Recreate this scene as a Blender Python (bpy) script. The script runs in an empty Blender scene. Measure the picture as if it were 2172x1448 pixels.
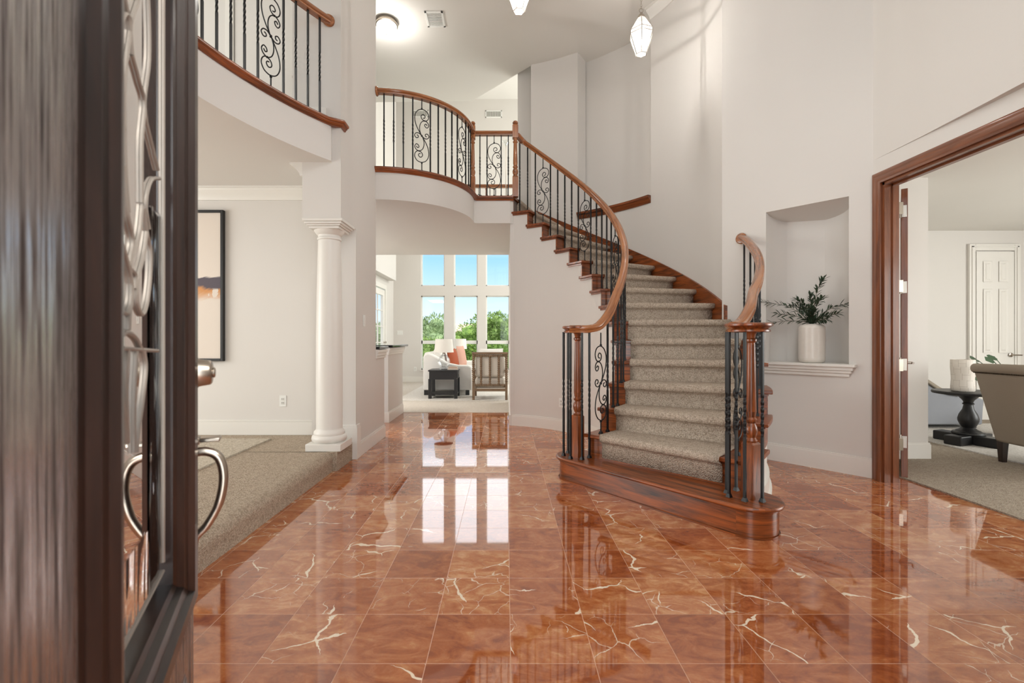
import bpy, math, random
from mathutils import Vector, Matrix, Euler
random.seed(7)
S = bpy.context.scene
col = S.collection
rad = math.radians
PI = math.pi

# ------------------------------------------------------------------ camera
cd = bpy.data.cameras.new('camera')
cam = bpy.data.objects.new('camera', cd); col.objects.link(cam)
cam.location = (0, 0, 1.17); cam.rotation_euler = (PI/2, 0, 0)
cd.sensor_width = 36.0; cd.lens = 36.0*1000/2172
cd.shift_x = 13/2172; cd.shift_y = -4/2172
cd.clip_start = 0.02; cd.clip_end = 300
cd.dof.use_dof = True; cd.dof.focus_distance = 4.5; cd.dof.aperture_fstop = 5.0
S.camera = cam

# ------------------------------------------------------------------ view, world, lights
S.view_settings.view_transform = 'Standard'; S.view_settings.look = 'None'
S.view_settings.gamma = 1.0; S.view_settings.use_curve_mapping = False
S.view_settings.exposure = 0.26
S.cycles.use_denoising = True
S.cycles.max_bounces = 8; S.cycles.diffuse_bounces = 4; S.cycles.glossy_bounces = 4
S.cycles.transmission_bounces = 6; S.cycles.transparent_max_bounces = 12
S.cycles.sample_clamp_indirect = 6.0
S.cycles.caustics_reflective = False; S.cycles.caustics_refractive = False

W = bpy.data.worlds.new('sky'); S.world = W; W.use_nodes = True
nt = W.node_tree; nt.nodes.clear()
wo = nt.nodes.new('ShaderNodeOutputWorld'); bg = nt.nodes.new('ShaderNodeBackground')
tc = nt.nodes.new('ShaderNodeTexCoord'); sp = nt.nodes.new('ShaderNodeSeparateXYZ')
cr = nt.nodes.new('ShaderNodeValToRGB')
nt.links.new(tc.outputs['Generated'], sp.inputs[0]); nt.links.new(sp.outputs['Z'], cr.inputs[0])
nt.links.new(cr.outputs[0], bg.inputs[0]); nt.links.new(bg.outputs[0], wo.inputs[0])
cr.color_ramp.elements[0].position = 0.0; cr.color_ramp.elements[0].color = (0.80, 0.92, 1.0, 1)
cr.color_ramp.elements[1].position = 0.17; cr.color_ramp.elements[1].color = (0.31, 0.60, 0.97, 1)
for p_, c_ in ((0.215, (0.80, 0.95, 1.1, 1)), (0.27, (2.3, 2.35, 2.4, 1)), (1.0, (2.0, 2.1, 2.2, 1))):      # brightness added higher up to whiten the floor reflections
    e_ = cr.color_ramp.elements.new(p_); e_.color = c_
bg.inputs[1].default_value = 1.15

def lamp(name, kind, loc, energy, color=(1, 1, 1), rot=(0, 0, 0), size=1, size_y=None, radius=0.05):
    d = bpy.data.lights.new(name, kind); d.energy = energy; d.color = color
    o = bpy.data.objects.new(name, d); col.objects.link(o); o.location = loc; o.rotation_euler = rot
    if kind == 'AREA':
        d.shape = 'RECTANGLE'; d.size = size; d.size_y = size_y or size
    elif kind == 'POINT': d.shadow_soft_size = radius
    elif kind == 'SUN': d.angle = rad(1.0)
    return o
EYE = (rad(90), 0, 0)          # faces +Y
WARM = (1.0, 0.97, 0.93); DAY = (0.97, 1.0, 0.985)
lamp('sunlight', 'SUN', (6, -8, 12), 2.4, (1, 0.95, 0.86), (rad(48), 0, rad(62)))
lamp('front_fill', 'AREA', (0.7, -0.15, 4.1), 20, DAY, (rad(82), 0, 0), 3.4, 2.2)  # added fill behind the viewer, at an assumed upper window
lamp('doorway_daylight', 'AREA', (0.2, -0.75, 1.35), 36, DAY, EYE, 1.15, 2.2)
lamp('study_fill', 'AREA', (8.6, 2.6, 1.6), 140, DAY, (rad(90), 0, rad(90)), 3.0, 1.8)  # added fill out of view, brightens the study from the right
lamp('study_front_fill', 'AREA', (6.0, 0.3, 1.5), 50, DAY, EYE, 3.0, 1.6)  # second unseen study lamp, added on the front side
lamp('living_side_fill', 'AREA', (3.8, 11.0, 4.2), 290, (.97, 1, .97), (rad(90), 0, rad(90)), 3.6, 5.5)  # added lamp hidden behind the walls, lifts the living room
lamp('dining_fill', 'AREA', (-6.2, 2.6, 1.5), 118, DAY, (rad(90), 0, rad(-90)), 3.0, 1.9)  # added fill off to the left for the dining side
lamp('upper_hall_fill', 'AREA', (-6.2, 3.0, 4.4), 85, DAY, (rad(90), 0, rad(-90)), 2.6, 1.6)  # unseen lamp added to even out the upper hall
lamp('kitchen_fill', 'AREA', (-2.75, 7.2, 2.7), 62, WARM, (0, 0, 0), .6, 1.6)  # unseen panel added below the ceiling to brighten the hall

# ------------------------------------------------------------------ mesh helper
class M:
    def __init__(s): s.v = []; s.f = []; s.uv = []
    def add(s, vs, fs, uvs=None, grain=None):
        b = len(s.v); s.v += [Vector(p) for p in vs]
        for i, f in enumerate(fs):
            s.f.append([b+k for k in f])
            if uvs: s.uv.append(uvs[i])
            else:
                P = [Vector(vs[k]) for k in f]
                n = Vector((0, 0, 0))
                for a in range(len(P)):
                    c, d = P[a], P[(a+1) % len(P)]
                    n += Vector(((c.y-d.y)*(c.z+d.z), (c.z-d.z)*(c.x+d.x), (c.x-d.x)*(c.y+d.y)))
                n = n.normalized() if n.length > 0 else Vector((0, 0, 1))
                g = Vector(grain) if grain else (Vector((1, 0, 0)) if abs(n.z) > .7 else Vector((-n.y, n.x, 0)))
                g = g.normalized(); t = n.cross(g)
                if t.length < .2: g = Vector((0.3, 0.7, .6)).normalized(); t = n.cross(g)
                s.uv.append([(p.dot(g), p.dot(t)) for p in P])
        return s
    def box(s, x0, x1, y0, y1, z0, z1, grain=None, mat=None):
        vs = [Vector((x, y, z)) for z in (z0, z1) for y in (y0, y1) for x in (x0, x1)]
        if grain is None:
            d = (x1-x0, y1-y0, z1-z0); k = d.index(max(d)); grain = [0, 0, 0]; grain[k] = 1
        if mat: vs = [mat @ v for v in vs]; grain = mat.to_3x3() @ Vector(grain)
        return s.add(vs, [(0, 2, 3, 1), (4, 5, 7, 6), (0, 1, 5, 4), (2, 6, 7, 3), (0, 4, 6, 2), (1, 3, 7, 5)], grain=grain)
    def cbox(s, c, d, rz=0, grain=None):
        m = Matrix.Translation(Vector(c)) @ Matrix.Rotation(rz, 4, 'Z')
        return s.box(-d[0]/2, d[0]/2, -d[1]/2, d[1]/2, -d[2]/2, d[2]/2, grain, m)
    def frustum(s, a, b, z0, z1, grain=(0, 0, 1)):      # a,b = (x0,x1,y0,y1) at bottom and top
        vs = [(a[i], a[2+j], z0) for j in (0, 1) for i in (0, 1)] + [(b[i], b[2+j], z1) for j in (0, 1) for i in (0, 1)]
        return s.add(vs, [(0, 2, 3, 1), (4, 5, 7, 6), (0, 1, 5, 4), (2, 6, 7, 3), (0, 4, 6, 2), (1, 3, 7, 5)], grain=grain)
    def prism(s, poly, z0, z1, grain=None):
        n = len(poly); vs = [(p[0], p[1], z0) for p in poly] + [(p[0], p[1], z1) for p in poly]
        fs = [tuple(range(n-1, -1, -1)), tuple(range(n, 2*n))] + [(i, (i+1) % n, n+(i+1) % n, n+i) for i in range(n)]
        return s.add(vs, fs, grain=grain)
    def lathe(s, prof, c=(0, 0, 0), n=32, axis=None):
        R = Matrix.Identity(3) if axis is None else Vector((0, 0, 1)).rotation_difference(Vector(axis)).to_matrix()
        C = Vector(c); vs = []; fs = []; uvs = []
        for r, z in prof:
            for i in range(n):
                a = 2*PI*i/n; vs.append(C + R @ Vector((r*math.cos(a), r*math.sin(a), z)))
        L = 0
        for j in range(len(prof)-1):
            r0 = max(prof[j][0], .01); L2 = L + math.hypot(prof[j+1][0]-prof[j][0], prof[j+1][1]-prof[j][1])
            for i in range(n):
                k = (i+1) % n; fs.append((j*n+i, j*n+k, (j+1)*n+k, (j+1)*n+i))
                u0, u1 = 2*PI*i/n*r0, 2*PI*(i+1)/n*r0
                uvs.append([(L, u0), (L, u1), (L2, u1), (L2, u0)])
            L = L2
        if prof[0][0] > 1e-4: fs.append(tuple(range(n-1, -1, -1))); uvs.append([(vs[i].x, vs[i].y) for i in range(n-1, -1, -1)])
        if prof[-1][0] > 1e-4:
            b = (len(prof)-1)*n; fs.append(tuple(range(b, b+n))); uvs.append([(vs[i].x, vs[i].y) for i in range(b, b+n)])
        return s.add(vs, fs, uvs)
    def sweep(s, path, prof, closed=False, cap=True):   # prof: (lateral right, up), counter-clockwise seen along the path backwards
        path = [Vector(p) for p in path]; N = len(path); n = len(prof); vs = []; fs = []; uvs = []
        for i, p in enumerate(path):
            if closed: t = path[(i+1) % N]-path[i-1]
            elif i == 0: t = path[1]-path[0]
            elif i == N-1: t = path[-1]-path[-2]
            else: t = (path[i+1]-p).normalized()+(p-path[i-1]).normalized()
            t.normalize(); r = t.cross(Vector((0, 0, 1))); r.normalize(); u = r.cross(t)
            k = 1.0
            if 0 < i < N-1 or closed:
                a = (path[(i+1) % N]-p).normalized(); k = 1/max(.35, abs(a.dot(t)))
            for x, z in prof: vs.append(p + r*x*k + u*z)
        L = 0; per = [0]
        for j in range(n): per.append(per[-1]+math.hypot(prof[(j+1) % n][0]-prof[j][0], prof[(j+1) % n][1]-prof[j][1]))
        for i in range(N if closed else N-1):
            k = (i+1) % N; L2 = L+(path[k]-path[i]).length
            for j in range(n):
                q = (j+1) % n; fs.append((i*n+j, i*n+q, k*n+q, k*n+j))
                uvs.append([(L, per[j]), (L, per[j+1]), (L2, per[j+1]), (L2, per[j])])
            L = L2
        if cap and not closed:
            fs.append(tuple(range(n-1, -1, -1))); uvs.append([(prof[i][0], prof[i][1]) for i in range(n-1, -1, -1)])
            fs.append(tuple((N-1)*n+i for i in range(n))); uvs.append([(prof[i][0], prof[i][1]) for i in range(n)])
        return s.add(vs, fs, uvs)
    def tube(s, path, r, n=8, closed=False):
        path = [Vector(p) for p in path]; N = len(path)
        R = r if isinstance(r, (list, tuple)) else [r]*N
        vs = []; fs = []; uvs = []
        t0 = (path[1]-path[0]).normalized(); up = Vector((0, 0, 1)) if abs(t0.z) < .9 else Vector((1, 0, 0))
        x = t0.cross(up).normalized()
        for i, p in enumerate(path):
            a = path[(i-1) % N] if (closed or i > 0) else p; b = path[(i+1) % N] if (closed or i < N-1) else p
            t = (b-a).normalized(); x = (x-t*x.dot(t)).normalized(); y = t.cross(x)
            for j in range(n):
                q = 2*PI*j/n; vs.append(p+(x*math.cos(q)+y*math.sin(q))*R[i])
        L = 0
        for i in range(N if closed else N-1):
            k = (i+1) % N; L2 = L+(path[k]-path[i]).length
            for j in range(n):
                q = (j+1) % n; fs.append((i*n+j, i*n+q, k*n+q, k*n+j))
                uvs.append([(L, j/n*.05), (L, (j+1)/n*.05), (L2, (j+1)/n*.05), (L2, j/n*.05)])
            L = L2
        if not closed:
            fs.append(tuple(range(n-1, -1, -1))); uvs.append([(0, 0)]*n)
            fs.append(tuple((N-1)*n+i for i in range(n))); uvs.append([(0, 0)]*n)
        return s.add(vs, fs, uvs)
    def sector(s, c, r0, r1, a0, a1, z0, z1, n=None, grain='arc'):
        n = n or max(1, int(abs(a1-a0)/2.5)); Z0 = z0 if callable(z0) else (lambda a: z0); Z1 = z1 if callable(z1) else (lambda a: z1)
        vs = []; fs = []; uvs = []
        for i in range(n+1):
            a = a0+(a1-a0)*i/n; ca, sa = math.cos(rad(a)), math.sin(rad(a))
            for r, z in ((r0, Z0(a)), (r1, Z0(a)), (r1, Z1(a)), (r0, Z1(a))): vs.append((c[0]+r*ca, c[1]+r*sa, z))
        def uvp(k):
            i, j = divmod(k, 4); a = rad(a0+(a1-a0)*i/n); r = (r0, r1, r1, r0)[j]; z = vs[k][2]
            if grain == 'rad': return (r, a*(r0+r1)/2 + z)
            return (a*(r0+r1)/2, z+(r1-r))
        for i in range(n):
            for j in range(4):
                q = (j+1) % 4; f = (i*4+j, i*4+q, i*4+4+q, i*4+4+j)
                fs.append(f); uvs.append([uvp(k) for k in f])
        def cuv(k):
            j = k % 4; return ((r0, r1, r1, r0)[j], vs[k][2])
        f = (3, 2, 1, 0); fs.append(f); uvs.append([cuv(k) for k in f])
        f = tuple(n*4+j for j in range(4)); fs.append(f); uvs.append([cuv(k) for k in f])
        return s.add(vs, fs, uvs)
    def mesh(s, name, m, origin=(0, 0, 0), smooth=35):
        o = Vector(origin); me = bpy.data.meshes.new(name)
        me.from_pydata([p-o for p in s.v], [], s.f)
        ul = me.uv_layers.new(name='UVMap'); k = 0
        flat = []
        for u in s.uv:
            for a, b in u: flat += (a, b)
        ul.data.foreach_set('uv', flat)
        if smooth:
            me.polygons.foreach_set('use_smooth', [True]*len(me.polygons)); me.set_sharp_from_angle(angle=rad(smooth))
        for mm in (m if isinstance(m, (list, tuple)) else [m]): me.materials.append(mm)
        import bmesh as _b
        bm = _b.new(); bm.from_mesh(me); _b.ops.recalc_face_normals(bm, faces=bm.faces); bm.to_mesh(me); bm.free()
        return me
    def build(s, name, m, parent=None, bevel=0, smooth=35, label=None):
        xs = [p.x for p in s.v]; ys = [p.y for p in s.v]; zs = [p.z for p in s.v]
        org = Vector(((min(xs)+max(xs))/2, (min(ys)+max(ys))/2, min(zs)))
        ob = bpy.data.objects.new(name, s.mesh(name, m, org, smooth)); col.objects.link(ob)
        place(ob, parent, org)
        if bevel:
            b = ob.modifiers.new('bevel', 'BEVEL'); b.width = bevel; b.segments = 2; b.limit_method = 'ANGLE'; b.angle_limit = rad(40)
        if label: ob['label'] = label
        return ob
WORG = {}
def place(ob, parent, org):      # org in the parent's root frame (world for unrotated roots)
    WORG[ob.name] = Vector(org)
    if parent: ob.parent = parent; ob.location = Vector(org)-WORG[parent.name]
    else: ob.location = org
def tag(o, label=None, cat=None, group=None, kind=None):
    if label: o['label'] = label
    if cat: o['category'] = cat
    if group: o['group'] = group
    if kind: o['kind'] = kind
    return o
def thing(name, label, cat, loc=(0, 0, 0), group=None, rz=None):
    o = bpy.data.objects.new(name, None); col.objects.link(o); o.location = loc; o.empty_display_size = .1
    WORG[o.name] = Vector(loc) if rz is None else Vector((0, 0, 0))   # a rotated root takes local coordinates
    if rz is not None: o.rotation_euler = (0, 0, rz)
    return tag(o, label, cat, group)
def struct(m, name, mt, bevel=0, smooth=35, parent=None):
    o = m.build(name, mt, parent, bevel, smooth)
    if parent is None: o['kind'] = 'structure'
    return o
def catmull(P, k=6, closed=False):
    P = [Vector(p) for p in P]; out = []; N = len(P)
    for i in range(N if closed else N-1):
        if closed: a, b, c, d = P[i-1], P[i], P[(i+1) % N], P[(i+2) % N]
        else: b, c = P[i], P[i+1]; a = P[i-1] if i else b*2-c; d = P[i+2] if i+2 < N else c*2-b
        for j in range(k):
            t = j/k; out.append(.5*((2*b)+(c-a)*t+(2*a-5*b+4*c-d)*t*t+(3*b-a-3*c+d)*t**3))
    if not closed: out.append(P[-1])
    return out

# ------------------------------------------------------------------ materials
def srgb(r, g, b):
    f = lambda c: (c/255/12.92) if c/255 <= .04045 else ((c/255+.055)/1.055)**2.4
    return (f(r), f(g), f(b), 1)
class NT:
    def __init__(s, name):
        s.m = bpy.data.materials.new(name); s.m.use_nodes = True; s.t = s.m.node_tree; s.t.nodes.clear()
        s.out = s.n('ShaderNodeOutputMaterial'); s.b = s.n('ShaderNodeBsdfPrincipled'); s.l(s.b.outputs[0], s.out.inputs[0])
    def n(s, t, **k):
        x = s.t.nodes.new(t)
        for a, v in k.items(): setattr(x, a, v)
        return x
    def l(s, a, b): s.t.links.new(a, b)
    def coord(s, kind='Object', scale=(1, 1, 1), loc=(0, 0, 0), rot=(0, 0, 0)):
        c = s.n('ShaderNodeTexCoord'); m = s.n('ShaderNodeMapping'); s.l(c.outputs[kind], m.inputs[0])
        m.inputs['Scale'].default_value = scale; m.inputs['Location'].default_value = loc; m.inputs['Rotation'].default_value = rot
        return m.outputs[0]
    def noise(s, vec, scale, detail=3, rough=.5, dist=0):
        x = s.n('ShaderNodeTexNoise'); x.inputs['Scale'].default_value = scale; x.inputs['Detail'].default_value = detail
        x.inputs['Roughness'].default_value = rough; x.inputs['Distortion'].default_value = dist
        if vec is not None: s.l(vec, x.inputs['Vector'])
        return x.outputs['Fac']
    def ramp(s, fac, stops):
        x = s.n('ShaderNodeValToRGB'); e = x.color_ramp.elements
        while len(e) < len(stops): e.new(.5)
        for k, (p, c) in enumerate(stops): e[k].position = p; e[k].color = c if len(c) == 4 else (*c, 1)
        s.l(fac, x.inputs[0]); return x.outputs[0]
    def math(s, op, a, b=None, clamp=False):
        x = s.n('ShaderNodeMath', operation=op, use_clamp=clamp)
        for i, v in enumerate((a, b)):
            if v is None: continue
            if isinstance(v, (int, float)): x.inputs[i].default_value = v
            else: s.l(v, x.inputs[i])
        return x.outputs[0]
    def mix(s, fac, a, b, blend='MIX'):
        x = s.n('ShaderNodeMix', data_type='RGBA', blend_type=blend)
        for i, v in ((0, fac), (6, a), (7, b)):
            if isinstance(v, (int, float)): x.inputs[i].default_value = v
            elif isinstance(v, tuple): x.inputs[i].default_value = v
            else: s.l(v, x.inputs[i])
        return x.outputs[2]
    def bump(s, h, strength=.3, dist=.01):
        x = s.n('ShaderNodeBump'); x.inputs['Strength'].default_value = strength; x.inputs['Distance'].default_value = dist
        s.l(h, x.inputs['Height']); s.l(x.outputs[0], s.b.inputs['Normal']); return x
    def set(s, color=None, rough=None, metal=None, **k):
        if color is not None:
            if isinstance(color, tuple): s.b.inputs['Base Color'].default_value = color
            else: s.l(color, s.b.inputs['Base Color'])
        if rough is not None:
            if isinstance(rough, (int, float)): s.b.inputs['Roughness'].default_value = rough
            else: s.l(rough, s.b.inputs['Roughness'])
        if metal is not None: s.b.inputs['Metallic'].default_value = metal
        for a, v in k.items(): s.b.inputs[a.replace('_', ' ')].default_value = v
        return s
def paint(name, c, rough=.6, bs=0.05, scale=160):
    t = NT(name); v = t.coord('Object'); n = t.noise(v, scale, 2); t.bump(n, bs, .004)
    n2 = t.noise(v, 1.3, 2); c2 = tuple(x*.96 for x in c[:3])+(1,)
    return t.set(t.mix(n2, c, c2), rough).m
def plain(name, c, rough=.5, metal=0, bump=None, **k):
    t = NT(name)
    n = t.noise(t.coord('Object'), bump[0] if bump else 30, 2)
    c2 = tuple(x*.9 for x in c[:3])+(1,)
    t.set(t.mix(n, c, c2), rough, metal, **k)
    if bump: t.bump(n, bump[1], .004)
    return t.m
def wood(name, dark, light, rough=.3, scale=1.0, coat=.3, fine=.28, ior=None):
    t = NT(name)
    c = t.n('ShaderNodeTexCoord'); oi = t.n('ShaderNodeObjectInfo'); ad = t.n('ShaderNodeVectorMath', operation='MULTIPLY_ADD')
    cx = t.n('ShaderNodeCombineXYZ'); 
    for i in range(3): t.l(oi.outputs['Random'], cx.inputs[i])
    ad.inputs[1].default_value = (7.3, 3.1, 5.0); t.l(cx.outputs[0], ad.inputs[0]); t.l(c.outputs['UV'], ad.inputs[2])
    m = t.n('ShaderNodeMapping'); t.l(ad.outputs[0], m.inputs[0]); m.inputs['Scale'].default_value = (2.2*scale, 26*scale, 1)
    n1 = t.noise(m.outputs[0], 1.0, 4, .6, 1.2)
    m2 = t.n('ShaderNodeMapping'); t.l(ad.outputs[0], m2.inputs[0]); m2.inputs['Scale'].default_value = (9*scale, 240*scale, 1)
    n2 = t.noise(m2.outputs[0], 1.0, 3, .6)
    mix = t.math('ADD', t.math('MULTIPLY', n1, 1-fine), t.math('MULTIPLY', n2, fine))
    cl = t.ramp(mix, [(.33, dark), (.47, tuple(a*.55+b*.45 for a, b in zip(dark, light))), (.62, light)])
    t.set(cl, rough, Coat_Weight=coat, Coat_Roughness=.12); t.bump(n2, .08, .002)
    if ior:
        t.b.inputs['IOR'].default_value = ior; t.l(t.ramp(n2, [(.38, (.75, .75, .75)), (.56, (rough,)*3)]), t.b.inputs['Roughness'])
        t.l(t.ramp(n2, [(.36, (.12, .12, .12)), (.58, (1, 1, 1))]), t.b.inputs['Specular IOR Level'])
    return t.m
WALL = paint('wall_paint', srgb(221, 216, 210), .7)
CEIL = paint('ceiling_paint', srgb(228, 224, 217), .8)
TRIM = paint('white_trim_paint', srgb(233, 229, 222), .35, .02)
OAK = wood('stained_oak', srgb(40, 17, 8), srgb(158, 82, 36), .32, .8, .2)
RAILWOOD = wood('honey_oak', srgb(118, 66, 34), srgb(176, 112, 66), .25, .8, .5)
CASING = wood('mahogany_casing', srgb(92, 48, 24), srgb(134, 76, 42), .32, .7)
ESPRESSO = wood('espresso_wood', srgb(22, 13, 12), srgb(92, 72, 66), .24, .8, 0, .6, 2.9)
ESPRESSO_M = wood('espresso_moulding', srgb(18, 11, 10), srgb(50, 32, 26), .32, .8, .15)
CHAIRWOOD = wood('weathered_oak', srgb(98, 76, 56), srgb(140, 114, 88), .5, 1.5, 0)
IRON = plain('black_iron', srgb(17, 16, 17), .42, .3)
NICKEL = plain('satin_nickel', srgb(178, 168, 156), .28, 1.0)
CHROME = plain('bright_nickel', srgb(205, 203, 198), .16, 1.0)
PLASTIC = plain('white_plastic', srgb(240, 239, 234), .35)
BLACK = plain('black_painted_wood', srgb(28, 27, 28), .4)
BLACKSTONE = plain('black_granite', srgb(22, 21, 22), .08)
LINEN = plain('white_slipcover', srgb(238, 235, 230), .9, 0, (180, .2))
CREAM = plain('cream_upholstery', srgb(222, 214, 202), .9, 0, (220, .2))
TAUPE = plain('taupe_upholstery', srgb(166, 154, 138), .92, 0, (260, .35))
BLUEGREY = plain('grey_upholstery', srgb(150, 152, 158), .92, 0, (260, .3))
SHADE = plain('linen_shade', srgb(238, 234, 226), .9, 0, (300, .1))
RUST = plain('rust_velvet', srgb(160, 76, 44), .85, 0, (60, .3))
BLUSH = plain('blush_weave', srgb(206, 160, 142), .9, 0, (90, .5))
CERAMIC = plain('white_glazed_ceramic', srgb(228, 220, 210), .3)
VENTGREY = plain('vent_shadow', srgb(150, 148, 140), .7)

def carpet(name, ca, cb, scale=130, strength=.9, twill=True):
    t = NT(name); v = t.coord('UV')
    vo = t.n('ShaderNodeTexVoronoi'); vo.inputs['Scale'].default_value = scale; vo.inputs['Randomness'].default_value = .75; t.l(v, vo.inputs[0])
    n = t.noise(v, 22, 3, .7); n2 = t.noise(v, 2.2, 2); n3 = t.noise(v, 420, 2)
    h = t.math('SUBTRACT', 1.0, vo.outputs['Distance'])
    k = t.math('ADD', t.math('MULTIPLY', vo.outputs['Distance'], .55), t.math('MULTIPLY', n, .45))
    c = t.ramp(k, [(.25, ca), (.68, cb)])
    c = t.mix(t.math('MULTIPLY', n2, .25), c, cb)
    t.set(c, .98); t.b.inputs['Specular IOR Level'].default_value = .1
    t.bump(t.math('ADD', h, t.math('MULTIPLY', n3, .4)), strength, .008)
    return t.m
CARPET = carpet('berber_carpet', srgb(208, 195, 178), srgb(150, 136, 120))
CARPET_ST = carpet('stair_carpet', srgb(228, 212, 194), srgb(160, 143, 126), 115)
CARPET_LV = carpet('living_carpet', srgb(222, 214, 203), srgb(188, 178, 166), 110, .5)
RUGM = carpet('pale_rug', srgb(226, 216, 200), srgb(176, 164, 146), 60, .5)
RUGW = carpet('white_rug', srgb(236, 232, 226), srgb(200, 194, 186), 70, .5)

def marble():
    t = NT('red_marble_tile'); v = t.coord('Object')
    x = t.n('ShaderNodeSeparateXYZ'); t.l(v, x.inputs[0]); T = .306
    fx = t.math('DIVIDE', t.math('SUBTRACT', x.outputs[0], .0172), T); fy = t.math('DIVIDE', t.math('SUBTRACT', x.outputs[1], 1.703), T)
    ix, iy = t.math('FLOOR', fx), t.math('FLOOR', fy)
    idv = t.n('ShaderNodeCombineXYZ'); t.l(ix, idv.inputs[0]); t.l(iy, idv.inputs[1])
    wn = t.n('ShaderNodeTexWhiteNoise', noise_dimensions='3D'); t.l(idv.outputs[0], wn.inputs['Vector'])
    off = t.n('ShaderNodeVectorMath', operation='MULTIPLY_ADD'); off.inputs[1].default_value = (9, 9, 9)
    t.l(wn.outputs['Color'], off.inputs[0]); t.l(v, off.inputs[2]); p = off.outputs[0]
    ms = t.n('ShaderNodeMapping'); ms.inputs['Scale'].default_value = (1, 1.9, 1); ms.inputs['Rotation'].default_value = (0, 0, .5); t.l(p, ms.inputs[0])
    n1 = t.noise(ms.outputs[0], 5.5, 7, .68, 1.4); n2 = t.noise(p, 38, 4, .7, .6)
    k = t.math('ADD', t.math('MULTIPLY', n1, .8), t.math('MULTIPLY', n2, .2))
    k = t.math('ADD', k, t.math('MULTIPLY', t.math('SUBTRACT', wn.outputs['Value'], .5), .20))
    base = t.ramp(k, [(.34, srgb(134, 66, 34)), (.46, srgb(160, 88, 48)), (.57, srgb(180, 112, 68)), (.70, srgb(206, 152, 108))])
    # pale crack veins
    def warp(src, scale, amt, detail):
        w = t.n('ShaderNodeTexNoise'); w.inputs['Scale'].default_value = scale; w.inputs['Detail'].default_value = detail; t.l(src, w.inputs['Vector'])
        q = t.n('ShaderNodeVectorMath', operation='MULTIPLY_ADD'); q.inputs[1].default_value = (amt, amt, 0); t.l(w.outputs['Color'], q.inputs[0]); t.l(src, q.inputs[2]); return q.outputs[0]
    wv = warp(warp(p, 6, .16, 2), 34, .022, 3)
    vor = t.n('ShaderNodeTexVoronoi', feature='DISTANCE_TO_EDGE', voronoi_dimensions='2D'); vor.inputs['Scale'].default_value = 3.4; t.l(wv, vor.inputs[0])
    width = t.math('MULTIPLY', t.math('SUBTRACT', t.noise(p, 4.0, 2, .5), .50, True), .16, True)
    vein = t.math('LESS_THAN', vor.outputs['Distance'], t.math('MINIMUM', width, .02))
    v2 = t.n('ShaderNodeTexVoronoi', feature='DISTANCE_TO_EDGE', voronoi_dimensions='2D'); v2.inputs['Scale'].default_value = 7.5; t.l(wv, v2.inputs[0])
    wd2 = t.math('MULTIPLY', t.math('SUBTRACT', t.noise(p, 3.3, 2, .5), .52, True), .14, True)
    vein2 = t.math('MULTIPLY', t.math('LESS_THAN', v2.outputs['Distance'], t.math('MINIMUM', wd2, .017)), .7)
    vm = t.math('MULTIPLY', t.math('MAXIMUM', vein, vein2), t.math('GREATER_THAN', wn.outputs['Value'], .38))
    c = t.mix(vm, base, srgb(232, 214, 190))
    # grout joints
    def edge(f):
        fr = t.math('FRACT', f); return t.math('MINIMUM', fr, t.math('SUBTRACT', 1.0, fr))
    g = t.math('LESS_THAN', t.math('MINIMUM', edge(fx), edge(fy)), .0042)
    c = t.mix(t.math('MULTIPLY', g, .75), c, srgb(206, 160, 128))
    r = t.math('ADD', .035, t.math('MULTIPLY', g, .35)); t.set(c, r)
    t.b.inputs['IOR'].default_value = 2.15
    tilt = t.math('ADD', t.math('MULTIPLY', t.math('SUBTRACT', 1.0, g), 1.0), t.math('MULTIPLY', t.noise(p, 3.0, 1), .12))
    t.bump(tilt, .10, .002)
    return t.m
MARBLE = marble()

def glass(name, tint=(1, 1, 1, 1), extra=1.0, rough=0.0, wavy=None, base=0.0):
    t = NT(name); t.t.nodes.remove(t.b)
    tr = t.n('ShaderNodeBsdfTransparent'); tr.inputs[0].default_value = tint
    gl = t.n('ShaderNodeBsdfGlossy'); gl.inputs['Roughness'].default_value = rough; gl.inputs[0].default_value = (1, 1, 1, 1)
    fr = t.n('ShaderNodeFresnel'); fr.inputs['IOR'].default_value = 1.5
    mx = t.n('ShaderNodeMixShader'); f = t.math('ADD', t.math('MULTIPLY', fr.outputs[0], extra), base, True)
    t.l(f, mx.inputs[0]); t.l(tr.outputs[0], mx.inputs[1]); t.l(gl.outputs[0], mx.inputs[2]); t.l(mx.outputs[0], t.out.inputs[0])
    if wavy:
        n = t.noise(t.coord('Object', wavy[1]), wavy[0], 2, .5, .5)
        b = t.n('ShaderNodeBump'); b.inputs['Strength'].default_value = wavy[2]; b.inputs['Distance'].default_value = .01
        t.l(n, b.inputs['Height']); t.l(b.outputs[0], gl.inputs['Normal'])
    return t.m
PANE = glass('window_glass', (1, 1, 1, 1), .25)
DOORGLASS = glass('door_glass', (.93, .95, .94, 1), 1.25)
RIPPLE = glass('rippled_glass', (.90, .92, .92, 1), 1.1, .05, (16, (1, 1, .25), .5))
LAMPGLASS = glass('clear_lamp_glass', (.95, .96, .96, 1), .6, 0, None, .015)
def emitter(name, c, s):
    t = NT(name); t.set(c, .5); t.b.inputs['Emission Color'].default_value = c; t.b.inputs['Emission Strength'].default_value = s; return t.m
BULB = emitter('lit_bulb', (1, .93, .82, 1), 30)
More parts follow.
